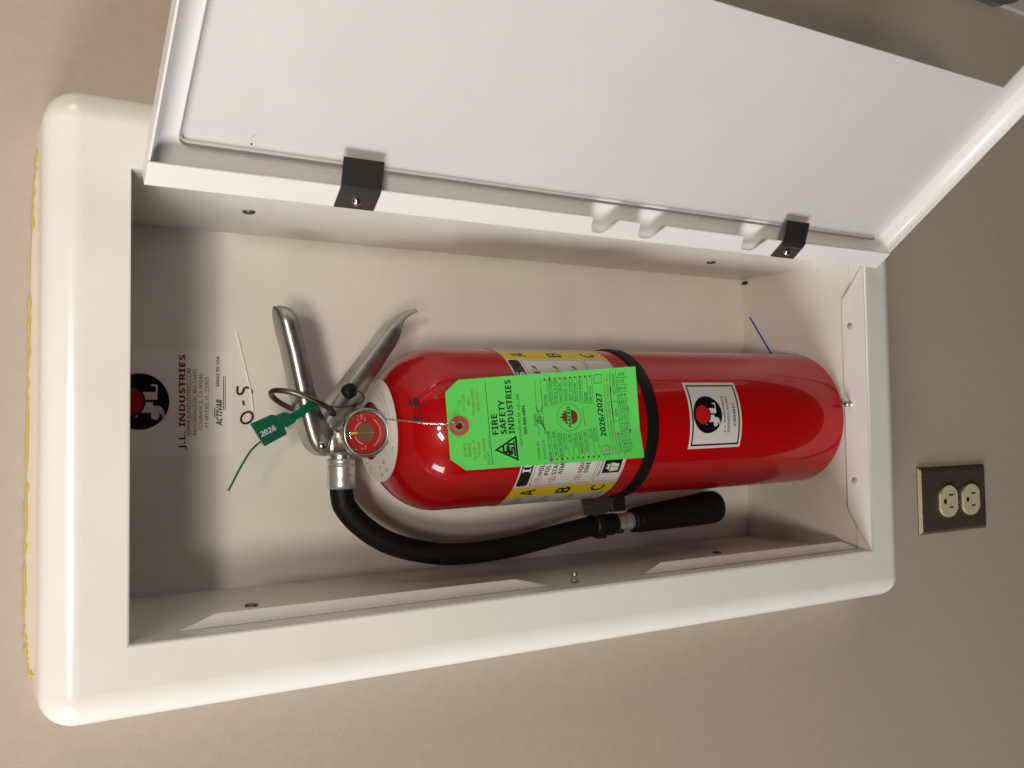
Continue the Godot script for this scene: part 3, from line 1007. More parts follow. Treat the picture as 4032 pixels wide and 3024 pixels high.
	for i in N:
		for pair in [[0.0215, 0.030], [0.030, 0.0385]]:
			var q := []
			for jk in [[i, 0], [i + 1, 0], [i + 1, 1], [i, 1]]:
				var a: float = TAU * jk[0] / N
				var r: float = pair[jk[1]]
				var y: float = 0.4462 - 0.0062 * (r - 0.0215) / 0.017 + 0.0010 * sin(a * 2.0 + 0.7) * (r - 0.0215) / 0.017
				q.append([Vector3(sin(a) * r, y, cos(a) * r), Vector2(0.5 + sin(a) * r / 0.08, 0.5 + cos(a) * r / 0.08)])
			cs.tri(q[0][0], q[1][0], q[2][0], 1, q[0][1], q[1][1], q[2][1])
			cs.tri(q[0][0], q[2][0], q[3][0], 1, q[0][1], q[2][1], q[3][1])
			var dn := Vector3(0, -0.0003, 0)
			cs.tri(q[0][0] + dn, q[2][0] + dn, q[1][0] + dn, 2)
			cs.tri(q[0][0] + dn, q[3][0] + dn, q[2][0] + dn, 2)
	part("paper_ring", cs, cm, collar)

func print_collar(k: Ink) -> void:
	var ink := Color(0.36, 0.35, 0.34)
	var c := Vector2(40, 40)
	k.arc(c, 27.6, 0.25, -2.0, -0.4, ink)
	k.arc(c, 31.0, 0.25, -2.0, -0.4, ink)
	var words := ["MO", "YR", "DATE", "BY", "JAN", "FEB", "MAR", "APR", "MAY", "JUN", "JUL", "AUG", "SEP", "OCT", "NOV", "DEC"]
	for i in [1, 2, 3, 5, 6, 9, 10, 12, 13, 15]:
		var a: float = -0.2 + i * 0.30
		k.text(words[i], c + Vector2.from_angle(a) * 33.0, 1.5, ink, "bold", 0.5, a - PI / 2)
		k.text(words[(i * 5 + 3) % 16], c + Vector2.from_angle(a + 0.1) * 28.4, 1.4, ink, "bold", 0.5, a + 0.1 - PI / 2)

func print_dial(k: Ink) -> void:
	var c := Vector2(15, 15)
	var pale := lin(0.75, 0.32, 0.30)
	k.arc(c, 14.3, 0.6, 0, TAU, lin(0.2, 0.01, 0.01))
	# green wedge with yellow needle end at the top
	k.poly(PackedVector2Array([Vector2(13.4, 22.5), Vector2(16.4, 22.5), Vector2(17.0, 29.3), Vector2(13.0, 29.3)]), lin(0.02, 0.13, 0.05))
	k.disc(c, 6.9, lin(0.16, 0.085, 0.045))
	for i in 7:
		k.arc(c, 1.0 + i * 0.85, 0.22, 0, TAU, lin(0.24, 0.14, 0.08))
	k.line(c + Vector2(0, -6.6), c + Vector2(0, 6.6), 0.35, lin(0.42, 0.30, 0.18))
	k.arc(c, 7.7, 0.9, 0.35, 1.35, pale); k.arc(c, 7.7, 0.9, 1.85, 2.9, pale)
	for q in [["RECHARGE", 2.2, 9.3], ["OVERCHARGED", 0.95, 9.3]]:
		pass
	k.arc(c, 10.8, 1.1, PI + 0.55, TAU - 0.55, pale)
	for i in 26:
		var a := PI + 0.55 + i * 0.081
		k.line(c + Vector2.from_angle(a) * 10.6, c + Vector2.from_angle(a) * 12.1, 0.28, lin(0.46, 0.006, 0.008))
	for q in [[Vector2(26.2, 16.8), "195"], [Vector2(3.8, 16.8), "0"]]:
		k.text(q[1], q[0], 1.8, pale, "bold", 0.5)
	k.text("PSI", Vector2(25.0, 14.4), 1.5, pale, "bold", 0.5)
	k.text("PSI", Vector2(4.8, 14.4), 1.5, pale, "bold", 0.5)
	k.text("UL", Vector2(24.4, 19.8), 1.3, pale, "bold", 0.5)

# a patch bent round the tank
func wrap_patch(a0: float, a1: float, y0: float, y1: float, r: float) -> Shape:
	var s := Shape.new()
	var n := int((a1 - a0) / 2.5)
	for i in n:
		var t0 := float(i) / n
		var t1 := float(i + 1) / n
		var p := func(t, y): 
			var a := deg_to_rad(lerpf(a0, a1, t))
			return Vector3(sin(a) * r, y, cos(a) * r)
		s.tri(p.call(t0, y0), p.call(t1, y0), p.call(t1, y1), 1, Vector2(t0, 1), Vector2(t1, 1), Vector2(t1, 0))
		s.tri(p.call(t0, y0), p.call(t1, y1), p.call(t0, y1), 1, Vector2(t0, 1), Vector2(t1, 0), Vector2(t0, 0))
	return s

func label_material(a0: float, a1: float, y0: float, y1: float) -> StandardMaterial3D:
	var mm := TANK_R * 1000.0 * PI / 180.0
	var w := (a1 - a0) * mm
	var h := (y1 - y0) * 1000.0
	var white := lin(0.66, 0.65, 0.63)
	var k := Ink.new(w, h, 8.0, lin(0.50, 0.50, 0.48), F)
	var X := func(deg): return (deg - a0) * mm
	var Y := func(y): return (y - y0) * 1000.0
	var ink := Color(0.07, 0.065, 0.06)
	var grey := Color(0.40, 0.39, 0.38)
	var yellow := lin(0.72, 0.58, 0.015)
	var red := Color(0.62, 0.10, 0.10)
	# fine print at the sides, as grey lines
	for side in [[-98.0, -62.0], [72.0, 106.0]]:
		var yy := 3.0
		var i := 0
		while yy < h - 3.0:
			var l := 0.75 + 0.25 * sin(i * 12.9898)
			if i % 9 != 8:
				var x: float = X.call(side[0]) + 2.0
				while x < lerpf(X.call(side[0]), X.call(side[1]), l):
					var step := 1.2 + 2.4 * absf(sin(x * 7.3 + i * 3.1))
					k.rect(x, yy, x + step, yy + 0.75, grey)
					x += step + 0.7
			yy += 1.7
			i += 1
	k.rect(X.call(-47.8), 0, X.call(56.5), h, white)
	for b in [[-60.3, -48.2], [57.0, 70.3]]:
		k.rect(X.call(b[0]), 0, X.call(b[1]), h, yellow)
		var xm: float = (X.call(b[0]) + X.call(b[1])) / 2.0
		for q in [["A", 0.3266], ["B", 0.2935], ["C", 0.2606]]:
			k.text(q[0], Vector2(xm, Y.call(q[1])), 12.6, ink, "bold", 0.5, 0.0, 8.4)
	# heading bar
	k.round_rect(X.call(-46.0), Y.call(0.3378), X.call(55.0), Y.call(0.3476), 2.5, ink)
	k.text("INSTRUCTIONS", Vector2(X.call(4.0), Y.call(0.3392)), 7.3, lin(0.75, 0.74, 0.72), "bold", 0.5, 0.0, 82.0)
	for b in [[0.2785, 0.3358], [0.2521, 0.2770]]:
		k.round_rect(X.call(-46.4), Y.call(b[0]), X.call(55.4), Y.call(b[1]), 2.5, grey)
		k.round_rect(X.call(-46.0), Y.call(b[0]) + 0.45, X.call(55.0), Y.call(b[1]) - 0.45, 2.2, white)
	var steps := [["1", 0.3296, ["HOLD UPRIGHT", "PULL PIN"]], ["2", 0.3170, ["START BACK 8 FEET", "AIM AT BASE OF FIRE"]], ["3", 0.2930, ["SQUEEZE LEVER", "SWEEP SIDE TO SIDE"]]]
	for q in steps:
		var c := Vector2(X.call(-40.6), Y.call(q[1]))
		k.arc(c, 2.7, 0.45, 0, TAU, red)
		k.text(q[0], c - Vector2(0, 1.6), 3.2, red, "bold", 0.5)
		k.text(q[2][0], Vector2(X.call(-36.5), Y.call(q[1]) - 1.6), 3.9, ink, "bold")
		k.text(q[2][1], Vector2(X.call(-36.5), Y.call(q[1]) - 7.3), 3.9, ink, "bold")
	# small drawings to the right of the steps: red flames on black strokes
	for y in [0.3275, 0.3080, 0.2905]:
		var c := Vector2(X.call(40.0), Y.call(y))
		for j in 5:
			k.line(c + Vector2(-7 + j * 2.2, -3.5), c + Vector2(-3 + j * 2.0, 4.5), 0.35, ink)
		k.poly(PackedVector2Array([c + Vector2(-3, -3), c + Vector2(1.5, -3.4), c + Vector2(2.2, 0.5), c + Vector2(0.6, 4.0), c + Vector2(-0.6, 0.8), c + Vector2(-2.6, 2.2)]), red)
		k.poly(PackedVector2Array([c + Vector2(4, -2.0), c + Vector2(8, -1.0), c + Vector2(9, 2.6), c + Vector2(5.5, 1.0)]), red)
	# class pictures in the lower box
	for i in 3:
		var c0 := Vector2(X.call(-38.0) + i * 34.0, Y.call(0.2545))
		k.rect(c0.x, c0.y, c0.x + 17.5, c0.y + 17.0, ink)
		if i == 0:
			k.poly(PackedVector2Array([c0 + Vector2(2.2, 2.2), c0 + Vector2(8.5, 2.2), c0 + Vector2(10.0, 10.2), c0 + Vector2(1.4, 10.2)]), white)
			k.poly(PackedVector2Array([c0 + Vector2(2.5, 11.0), c0 + Vector2(9.2, 11.0), c0 + Vector2(8.0, 14.8), c0 + Vector2(6.4, 12.6), c0 + Vector2(5.0, 15.2), c0 + Vector2(3.6, 12.4)]), white)
			k.line(c0 + Vector2(5.4, 2.4), c0 + Vector2(5.9, 10.0), 0.4, ink)
		elif i == 1:
			k.poly(PackedVector2Array([c0 + Vector2(3, 3), c0 + Vector2(8, 3), c0 + Vector2(8, 12), c0 + Vector2(3, 12)]), white)
		else:
			k.round_rect(c0.x + 4, c0.y + 4, c0.x + 13, c0.y + 13, 2.0, white)
		k.text(["TRASH WOOD PAPER", "LIQUIDS", "ELECTRICAL"][i], c0 + Vector2(8.7, 18.6), 1.7, ink, "bold", 0.5)
	var m := paint(Color.WHITE, 0.28)
	m.albedo_texture = k.texture()
	return m

func sticker_material() -> StandardMaterial3D:
	var k := Ink.new(57.5, 58.0, 8.0, lin(0.62, 0.62, 0.60), F)
	var ink := Color(0.05, 0.05, 0.07)
	k.frame(2.4, 2.4, 55.1, 55.6, 1.5, ink)
	logo(k, Vector2(28.9, 38.0), 15.8, ink, lin(0.50, 0.01, 0.01), lin(0.62, 0.62, 0.60))
	k.text("J. L. INDUSTRIES", Vector2(28.75, 18.6), 2.1, ink, "bold", 0.5, 0.0, 31.0)
	k.text("MINNEAPOLIS, MN 55435", Vector2(28.75, 14.8), 1.7, ink, "bold", 0.5, 0.0, 31.0)
	k.rect(13.3, 13.8, 44.2, 14.1, ink)
	k.text("COSMIC", Vector2(28.75, 6.8), 3.1, ink, "bold", 0.5, 0.0, 20.5)
	var m := paint(Color.WHITE, 0.3)
	m.albedo_texture = k.texture()
	return m

# ---------------------------------------------------------------- inspection tag
func build_tag() -> void:
	var t := thing("inspection_tag", "bright green card inspection tag hanging in front of the red extinguisher", "tag", ext_frame())
	var TW := 0.072
	var TH := 0.166
	var bl := Vector2(-0.0270, 0.2453)
	var br := Vector2(0.0448, 0.2539)
	var tl := Vector2(-0.0294, 0.4134)
	var tr := Vector2(0.0341, 0.4168)
	var place := func(x, y, z):
		var a: float = x / TW
		var b: float = y / TH
		var p: Vector2 = bl.lerp(br, a).lerp(tl.lerp(tr, a), b)
		var curl := 0.0022 * pow(2.0 * a - 1.0, 2) * (1.0 - b) - 0.0010 * b + 0.0030 * pow(maxf(0.0, a - 0.55) / 0.45, 2.0) * pow(1.0 - b, 3.0) + 0.0006 * sin(b * 9.0 + a * 3.0)
		return Vector3(p.x, p.y, TANK_R + 0.0066 + curl + z)
	var k := Ink.new(72.0, 166.0, 7.0, lin(0.115, 0.69, 0.115), F)
	print_tag(k)
	var m := paint(Color.WHITE, 0.6)
	m.albedo_texture = k.texture()
	# card cut in strips so that it can curl, with a hole for the eyelet and a punched one at the month
	var ex := 0.0355
	var ey := 0.1575
	var px_ := 0.0223
	var py := 0.0098
	var s := Shape.new()
	var size := Vector2(TW, TH)
	var half := func(c: Vector2, r: float, left: bool, x_edge: float, y0: float, y1: float, cut: Vector2):
		var p := PackedVector2Array()
		p.append(Vector2(c.x, y0))
		for i in 13:
			var a := -PI / 2 + (-1.0 if left else 1.0) * PI * i / 12.0
			p.append(c + Vector2.from_angle(a) * r)
		p.append(Vector2(c.x, y1))
		if cut.x > 0.0:
			p.append(Vector2(x_edge + (cut.x if left else -cut.x), y1))
			p.append(Vector2(x_edge, y1 - cut.y))
		else:
			p.append(Vector2(x_edge, y1))
		p.append(Vector2(x_edge, y0))
		return p
	s.prism(half.call(Vector2(ex, ey), 0.0030, true, 0.0, 0.140, TH, Vector2(0.0095, 0.0112)), 0.0, 0.0004, place, size)
	s.prism(half.call(Vector2(ex, ey), 0.0030, false, TW, 0.140, TH, Vector2(0.0090, 0.0108)), 0.0, 0.0004, place, size)
	s.prism(half.call(Vector2(px_, py), 0.0015, true, 0.0, 0.0, 0.024, Vector2.ZERO), 0.0, 0.0004, place, size)
	s.prism(half.call(Vector2(px_, py), 0.0015, false, TW, 0.0, 0.024, Vector2.ZERO), 0.0, 0.0004, place, size)
	for i in 12:
		for j in 8:
			var x0 := TW * i / 12.0
			var x1 := TW * (i + 1) / 12.0
			var y0 := lerpf(0.024, 0.140, j / 8.0)
			var y1 := lerpf(0.024, 0.140, (j + 1) / 8.0)
			for z in [0.0004, 0.0]:
				var q := [place.call(x0, y0, z), place.call(x1, y0, z), place.call(x1, y1, z), place.call(x0, y1, z)]
				var u := [Vector2(x0 / TW, 1 - y0 / TH), Vector2(x1 / TW, 1 - y0 / TH), Vector2(x1 / TW, 1 - y1 / TH), Vector2(x0 / TW, 1 - y1 / TH)]
				if z > 0.0:
					s.tri(q[0], q[2], q[1], 1, u[0], u[2], u[1]); s.tri(q[0], q[3], q[2], 1, u[0], u[3], u[2])
				else:
					s.tri(q[0], q[1], q[2], 2); s.tri(q[0], q[2], q[3], 2)
	part("card", s, m, t)
	# red fibre patch and metal eyelet
	var ringm := func(r0, r1, z0, z1, mat, nm):
		var rows := []
		for pr in [[r0, z0], [r0, z1], [r1, z1], [r1, z0]]:
			var row := PackedVector3Array()
			for i in 40:
				var a := TAU * i / 40.0
				row.append(place.call(ex + cos(a) * pr[0], ey + sin(a) * pr[0], pr[1]))
			rows.append(row)
		var g := Shape.new()
		g.skin(rows, true, true, -1)
		part(nm, g, mat, t)
	ringm.call(0.0032, 0.0079, 0.0004, 0.0009, paint(lin(0.42, 0.075, 0.055), 0.75), "reinforcing_patch")
	ringm.call(0.0029, 0.0044, 0.0009, 0.0015, MAT.alu, "eyelet")
	# twisted wire from the valve neck
	var wire := Shape.new()
	var core := spline([Vector3(0.0085, 0.4485, 0.0170), Vector3(0.0082, 0.4447, 0.0300), Vector3(0.0074, 0.4442, 0.0450), Vector3(0.0060, 0.4383, 0.0580), Vector3(0.0044, 0.4284, 0.0668), Vector3(0.0036, 0.4170, 0.0715), Vector3(0.0044, 0.4085, 0.0722)], 10)
	for ph in [0.0, PI]:
		var pts := []
		for i in core.size():
			var a: float = i * 0.75 + ph
			pts.append(core[i] + Vector3(cos(a), sin(a) * 0.4, sin(a) * 0.6) * 0.00034)
		wire.tube(pts, 0.00030, 6)
	var loop := []
	for i in 16:
		var a := TAU * i / 15.0
		loop.append(Vector3(0.0044 + 0.0010 * sin(a), 0.4090 + 0.0032 * cos(a), 0.0700 + 0.0030 * sin(a * 0.5) * cos(a)))
	wire.tube(loop, 0.00042, 6)
	part("tag_wire", wire, MAT.wire, t)

func print_tag(k: Ink) -> void:
	var ink := Color(0.04, 0.09, 0.05)
	var soft := Color(0.10, 0.30, 0.12)
	var red := Color(0.47, 0.30, 0.08)
	# head
	var r := [["DO NOT", 153.2], ["REMOVE", 149.7], ["By Order Of", 146.0], ["The State", 142.4], ["Fire Marshal", 138.4]]
	for q in r:
		k.text(q[0], Vector2(16.0, q[1]), 2.1, red, "sans", 0.5)
	for q in [["FOR", 154.8], ["CITY STATE", 151.2], ["AND", 147.6], ["FIRE INSURANCE", 144.0], ["INSPECTION", 140.2]]:
		k.text(q[0], Vector2(53.5, q[1]), 2.0, red, "sans", 0.5)
	k.text("FULL WT.", Vector2(3.5, 135.6), 1.9, soft)
	k.rect(16, 135.0, 28, 135.25, soft)
	k.rect(3.0, 133.6, 68.5, 133.9, ink)
	for q in [["FIRE", 126.6, 16.4], ["SAFETY", 119.8, 27.0], ["INDUSTRIES", 113.0, 42.5]]:
		k.text(q[0], Vector2(26.4, q[1]), 5.0, ink, "bold", 0.0, 0.0, q[2])
	# company mark: letters in a triangle
	k.poly(PackedVector2Array([Vector2(4.6, 112.0), Vector2(24.8, 112.0), Vector2(14.4, 131.2)]), ink)
	k.poly(PackedVector2Array([Vector2(6.9, 113.5), Vector2(22.4, 113.5), Vector2(14.4, 128.2)]), lin(0.115, 0.69, 0.115))
	k.rect(11.2, 117.2, 12.9, 124.6, ink); k.rect(11.2, 122.9, 17.6, 124.6, ink); k.rect(11.2, 119.8, 17.0, 121.3, ink)
	k.path([Vector2(16.6, 119.2), Vector2(10.4, 119.2), Vector2(10.4, 116.8), Vector2(15.2, 116.8), Vector2(15.2, 114.6), Vector2(9.0, 114.6)], 1.5, ink)
	k.rect(17.4, 114.0, 19.0, 120.4, ink); k.rect(16.2, 114.0, 20.4, 115.1, ink); k.rect(16.2, 119.3, 20.4, 120.4, ink)
	k.text("3428 STANFORD NE  ABQ. NM", Vector2(36.2, 107.2), 2.2, soft, "sans", 0.5, 0.0, 42.0)
	k.text("505-888-4494", Vector2(36.5, 102.6), 2.6, ink, "bold", 0.5, 0.0, 23.0)
	k.text("LICENSE NO.", Vector2(4.0, 93.2), 2.0, soft)
	k.text("397483", Vector2(35.5, 93.4), 2.2, soft, "sans", 0.5)
	k.rect(22.5, 92.3, 66.8, 92.55, ink)
	k.text("SERVICED BY", Vector2(4.0, 88.2), 2.0, soft)
	k.rect(24.0, 87.2, 66.8, 87.45, ink)
	k.path([Vector2(25.0, 85.6), Vector2(34.0, 90.0), Vector2(36.0, 94.4), Vector2(33.4, 92.0), Vector2(31.0, 87.0), Vector2(33.5, 88.6), Vector2(40.5, 90.6), Vector2(46.0, 93.4), Vector2(43.5, 92.2), Vector2(41.6, 88.6), Vector2(48.0, 87.2), Vector2(60.0, 87.6)], 0.4, ink)
	k.path([Vector2(27.5, 86.0), Vector2(37.0, 92.0), Vector2(38.5, 90.4), Vector2(32.0, 89.4), Vector2(36.5, 87.2)], 0.4, ink)
	# two columns of agents
	var left := ["ABC DRY CHEM", "BC DRY CHEM", "CARBON DIOXIDE", "AFFF/FFFP", "FE-36", "CLASS D", "WATER MIST", "HALON 1301", "FE-13", "SYSTEM"]
	var right := ["WATER", "LOADED STREAM", "PURPLE K (PK)", "HALOTRON", "HALON 1211", "WET CHEM", "BACKFLOW", "CLEAN AGENT", "FM200", "FIRE HOSE"]
	var dot := Color(0.36, 0.16, 0.05)
	for i in 10:
		var y := 83.2 - i * 4.62
		var bow := 3.6 * maxf(0.0, 1.0 - absf(i - 4.5) / 4.0)
		k.text(left[i], Vector2(25.8 - bow, y), 2.15, ink, "sans", 1.0)
		k.rect(5.0, y - 1.15, 27.0 - bow, y - 0.9, ink)
		k.disc(Vector2(3.6, y + 0.7), 0.85, dot)
		k.text(right[i], Vector2(45.8 + bow, y), 2.15, ink, "sans", 0.0)
		k.rect(44.6 + bow, y - 1.15, 67.6, y - 0.9, ink)
		k.disc(Vector2(67.0, y + 0.7), 0.85, dot)
	k.disc(Vector2(3.6, 84.2), 1.7, Color(0.42, 0.36, 0.46))
	# association mark: flame, disc and ring
	var c := Vector2(36.0, 64.0)
	k.arc(c, 10.6, 0.45, 0.0, TAU, Color(0.20, 0.55, 0.22))
	var flame := Color(0.42, 0.17, 0.09)
	k.disc(c + Vector2(0, -2.2), 5.6, flame)
	k.poly(PackedVector2Array([c + Vector2(-5.4, 0.0), c + Vector2(-5.0, 4.4), c + Vector2(-3.6, 3.0), c + Vector2(-2.4, 6.4), c + Vector2(-1.2, 4.8), c + Vector2(0.4, 9.4), c + Vector2(1.4, 5.2), c + Vector2(2.8, 7.0), c + Vector2(3.6, 3.4), c + Vector2(5.0, 4.8), c + Vector2(5.4, 0.0)]), flame)
	k.rect(c.x - 8.8, c.y - 1.9, c.x + 8.8, c.y + 1.9, lin(0.115, 0.69, 0.115))
	k.text("NAFED", c + Vector2(0, -1.5), 3.0, ink, "bold", 0.5, 0.0, 16.0, 1.0, 0.2)
	k.rect(c.x - 7.5, c.y - 13.4, c.x + 7.5, c.y - 13.1, soft)
	# year and boxes
	k.text("2026/2027", Vector2(36.0, 32.4), 5.0, ink, "bold", 0.5, 0.0, 34.5)
	k.frame(4.5, 31.6, 11.5, 38.6, 0.35, ink); k.frame(61.0, 31.6, 68.0, 38.6, 0.35, ink)
	k.disc(Vector2(8.2, 34.6), 1.9, Color(0.55, 0.62, 0.55))
	for y in [29.2, 24.0, 18.6]:
		k.rect(3.2, y, 69.2, y + 0.25, ink)
	k.text("VOID 1 YR FROM MO. PUNCHED, SYSTEM 6 MOS", Vector2(36.0, 25.6), 1.9, red, "sans", 0.5, 0.0, 63.0)
	k.text("SERVICED", Vector2(5.5, 20.3), 2.1, soft); k.text("NEW", Vector2(37.0, 20.3), 2.1, soft, "sans", 0.5); k.text("RECHARGED", Vector2(67.5, 20.3), 2.1, soft, "sans", 1.0)
	k.disc(Vector2(20.0, 21.4), 1.6, Color(0.55, 0.50, 0.34))
	k.rect(30.0, 18.6, 30.25, 24.0, ink); k.rect(45.6, 18.6, 45.85, 24.0, ink)
	var months := ["DEC", "NOV", "OCT", "SEP", "AUG", "JULY", "JUNE", "MAY", "APR", "MAR", "FEB", "JAN"]
	for i in 12:
		var x := 3.6 + i * 5.5
		k.text(months[i], Vector2(x + 1.4, 17.6), 2.9, soft, "sans", 0.0, -PI / 2)
		if i > 0:
			k.rect(x, 9.0, x + 0.25, 18.6, ink)

# ---------------------------------------------------------------- tamper seal
func build_seal() -> void:
	var t := thing("tamper_seal", "green plastic pull tight seal looped round the silver lever, marked 2026", "seal", ext_frame())
	var o := Vector3(-0.0002, 0.5270, 0.0175)
	var ex := Vector3(0.0135 - 0.0044, 0.5248 - 0.5147, 0).normalized()
	var ax := (Vector3(0.0135, 0.5248, 0) - Vector3(0.0075, 0.5391, 0)).normalized()      # along the seal, towards the lever
	var ay := Vector3(-ax.y, ax.x, 0)
	var to := func(x, y, z): return o + ax * x + ay * y + Vector3(0, 0, z)
	var c := func(p): 
		var d := Vector3(p[0], p[1], 0) - Vector3(o.x, o.y, 0)
		return Vector2(d.dot(ax), d.dot(ay))
	var poly := PackedVector2Array()
	for p in [[0.0075, 0.5391], [0.0135, 0.5248], [0.0122, 0.5206], [0.0070, 0.5172], [-0.0003, 0.5146], [-0.0080, 0.5300]]:
		poly.append(c.call(p))
	var s := Shape.new()
	s.prism(poly, -0.0022, 0.0016, to)
	var neck := PackedVector2Array()
	for p in [[0.0128, 0.5214], [0.0150, 0.5158], [0.0138, 0.5118], [0.0080, 0.5086], [0.0044, 0.5148], [0.0060, 0.5190]]:
		neck.append(c.call(p))
	s.prism(neck, -0.0030, 0.0026, to)
	part("seal_body", s, MAT.green, t)
	# year moulded on the body
	var tm := TextMesh.new()
	tm.text = "2026"
	tm.font = F.bold
	tm.font_size = 40
	tm.pixel_size = 0.000132
	tm.depth = 0.0002
	tm.curve_step = 2.0
	var yr := part("year_print", tm, paint(lin(0.55, 0.62, 0.58), 0.6), t)
	var ctr: Vector3 = to.call(0.0, 0.0, 0.0018)
	var rd := -ax
	rd = Vector3(0.0135 - 0.0075, 0.5248 - 0.5391, 0).normalized()
	var tx := Vector3(0.42, -0.907, 0).normalized()
	# baseline runs along the seal's width, to the upper right of the picture
	var ty := Vector3(-tx.y, tx.x, 0)
	yr.transform = Transform3D(Basis(tx * 1.0, ty * 1.0, Vector3(0, 0, 1)), Vector3(0.0022, 0.5278, 0.0192))
	# strap through the lever and tail
	var st := Shape.new()
	var mid := spline([Vector3(0.0108, 0.5110, 0.0180), Vector3(0.0145, 0.5045, 0.0178), Vector3(0.0185, 0.4985, 0.0172), Vector3(0.0222, 0.4925, 0.0150), Vector3(0.0240, 0.4895, 0.0110)], 4)
	var rows := []
	for i in mid.size():
		var tg: Vector3 = (mid[mini(i + 1, mid.size() - 1)] - mid[maxi(i - 1, 0)]).normalized()
		var sd := tg.cross(Vector3(0, 0, 1)).normalized() * 0.0029
		var up := Vector3(0, 0, 0.0007)
		rows.append(PackedVector3Array([mid[i] - sd - up, mid[i] + sd - up, mid[i] + sd + up, mid[i] - sd + up]))
	st.skin(rows, true, false, -1)
	st.cap(rows[0]); st.cap(rows[-1])
	part("seal_strap", st, MAT.green, t)
	var tl := Shape.new()
	var tp := spline([Vector3(-0.0048, 0.5325, 0.0170), Vector3(-0.0112, 0.5394, 0.0170), Vector3(-0.0216, 0.5461, 0.0170), Vector3(-0.0300, 0.5507, 0.0170), Vector3(-0.0370, 0.5545, 0.0170)], 14)
	var rad := []
	for i in tp.size():
		rad.append(0.00085 if i % 2 == 0 else 0.00062)
	tl.tube(tp, rad, 8)
	part("seal_tail", tl, MAT.green, t)

# ---------------------------------------------------------------- outlet below the cabinet
func build_outlet() -> void:
	var t := thing("wall_outlet", "ivory duplex power outlet in a dark metal cover plate below the cabinet", "outlet", Transform3D(Basis(), Vector3(-0.0997, -0.1941, WALL_Z)))
	var s := Shape.new()
	# bevelled plate
	var rows := []
	var hw := 0.0345
	var hh := 0.0572
	for q in [[0.0, 0.0005], [0.0, 0.0012], [0.0028, 0.0040], [0.0050, 0.0044]]:
		rows.append(PackedVector3Array([Vector3(-hw + q[0], -hh + q[0], q[1]), Vector3(hw - q[0], -hh + q[0], q[1]), Vector3(hw - q[0], hh - q[0], q[1]), Vector3(-hw + q[0], hh - q[0], q[1])]))
	s.skin(rows, true, false, -1)
	s.quad(rows[-1][0], rows[-1][1], rows[-1][2], rows[-1][3])
	s.quad(rows[0][3], rows[0][2], rows[0][1], rows[0][0])
	part("cover_plate", s, MAT.plate, t)
	for cy in [0.0125, -0.0262]:
		var p := PackedVector2Array()
		for i in 48:
			var a := TAU * i / 48.0
			p.append(Vector2(0.0165 * cos(a) * minf(1.0, 1.0), clampf(0.0165 * sin(a), -0.0143, 0.0143)))
		var rs := Shape.new()
		rs.prism(p, 0.0040, 0.0066, func(x, y, z): return Vector3(x - 0.0018, y + cy, z), Vector2.ZERO, 1)
		var rec := part("receptacle", rs, MAT.ivory, t)
		for sl in [[-0.0064, 0.0012, 0.0016, 0.0062], [0.0064, 0.0012, 0.0016, 0.0078]]:
			var b := Shape.new()
			b.box(Vector3(sl[0] - 0.0018, cy - 0.0030, 0.0065), Vector3(sl[2], sl[3], 0.0006))
			part("slot", b, MAT.black, rec)
		var g := Shape.new()
		g.lathe([Vector2(0.0, 0.0005), Vector2(0.0026, 0.0004), Vector2(0.0026, 0.0)], 16, -1, Vector3(-0.0018, cy + 0.0072, 0.0064), Basis(Vector3(1, 0, 0), Vector3(0, 0, 1), Vector3(0, -1, 0)))
		part("ground_hole", g, MAT.black, rec, Vector3(-0.0018, cy + 0.0072, 0.0062))
	var sc := Shape.new()
	sc.lathe([Vector2(0.0, 0.0016), Vector2(0.0018, 0.0013), Vector2(0.0030, 0.0)], 16, 1, Vector3(-0.0018, -0.0068, 0.0044), Basis(Vector3(1, 0, 0), Vector3(0, 0, 1), Vector3(0, -1, 0)))
	part("plate_screw", sc, MAT.plate, t, Vector3(-0.0018, -0.0068, 0.0035))

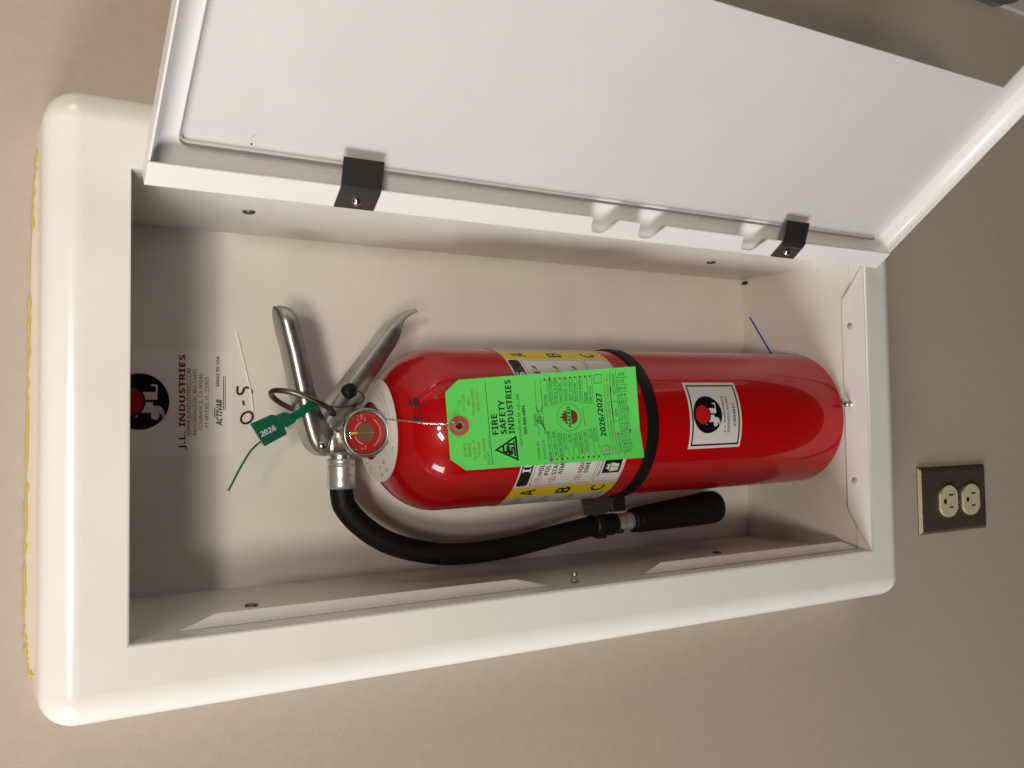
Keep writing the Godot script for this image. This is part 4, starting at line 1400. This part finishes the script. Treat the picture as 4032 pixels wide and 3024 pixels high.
# ---------------------------------------------------------------- old sealant above the cabinet
func build_caulk() -> void:
	var t := thing("sealant_bead", "ragged yellow and white sealant line on the wall along the cabinet's top edge", "sealant")
	var top := [Vector2(0.1611, 0.6677), Vector2(0.1429, 0.6716), Vector2(0.0968, 0.6736), Vector2(0.0578, 0.6742), Vector2(-0.0045, 0.6750), Vector2(-0.0640, 0.6752), Vector2(-0.1208, 0.6756), Vector2(-0.1481, 0.6736), Vector2(-0.1613, 0.6686)]
	var rng := RandomNumberGenerator.new()
	rng.seed = 7
	var pts := []
	for p in top:
		pts.append(Vector3(p.x, p.y, WALL_Z + 0.0006))
	var line := spline(pts, 14)
	var rough := []
	var rad := []
	for i in line.size():
		rough.append(line[i] + Vector3(0, rng.randf_range(-0.0004, 0.0004), 0))
		rad.append(rng.randf_range(0.0006, 0.0012) * (0.45 if absf(line[i].x - 0.085) < 0.02 else 1.0))
	var s := Shape.new()
	s.tube(rough, rad, 8)
	part("yellow_bead", s, MAT.caulk, t)
	var f := Shape.new()
	var poly := PackedVector2Array()
	for p in line:
		poly.append(Vector2(p.x, p.y))
	poly.append(Vector2(-0.155, 0.660)); poly.append(Vector2(0.155, 0.660))
	f.prism(poly, WALL_Z + 0.0002, WALL_Z + 0.0012, func(x, y, z): return Vector3(x, y, z))
	part("white_filler", f, MAT.filler, t)

# ---------------------------------------------------------------- board on the wall, seen through the door's glass
func build_board() -> void:
	var t := thing("notice_board", "dark green board with a pale lower panel on the wall beyond the door's glass", "board", Transform3D(Basis(), Vector3(0, 0, WALL_Z)))
	var dark := Shape.new()
	var flat := func(x, y, z): return Vector3(x, y, z)
	dark.prism(PackedVector2Array([Vector2(0.4583, 0.10), Vector2(0.4570, -0.3030), Vector2(0.4700, -0.3420), Vector2(0.90, -0.50), Vector2(0.90, 0.10)]), 0.0005, 0.0085, flat)
	part("dark_panel", dark, MAT.bin_lid, t)
	var pale := Shape.new()
	pale.prism(PackedVector2Array([Vector2(0.4605, -0.3170), Vector2(0.4690, -0.3425), Vector2(0.90, -0.5025), Vector2(0.90, -0.62), Vector2(0.4570, -0.62)]), 0.0005, 0.0065, flat)
	part("pale_panel", pale, MAT.bin_side, t)
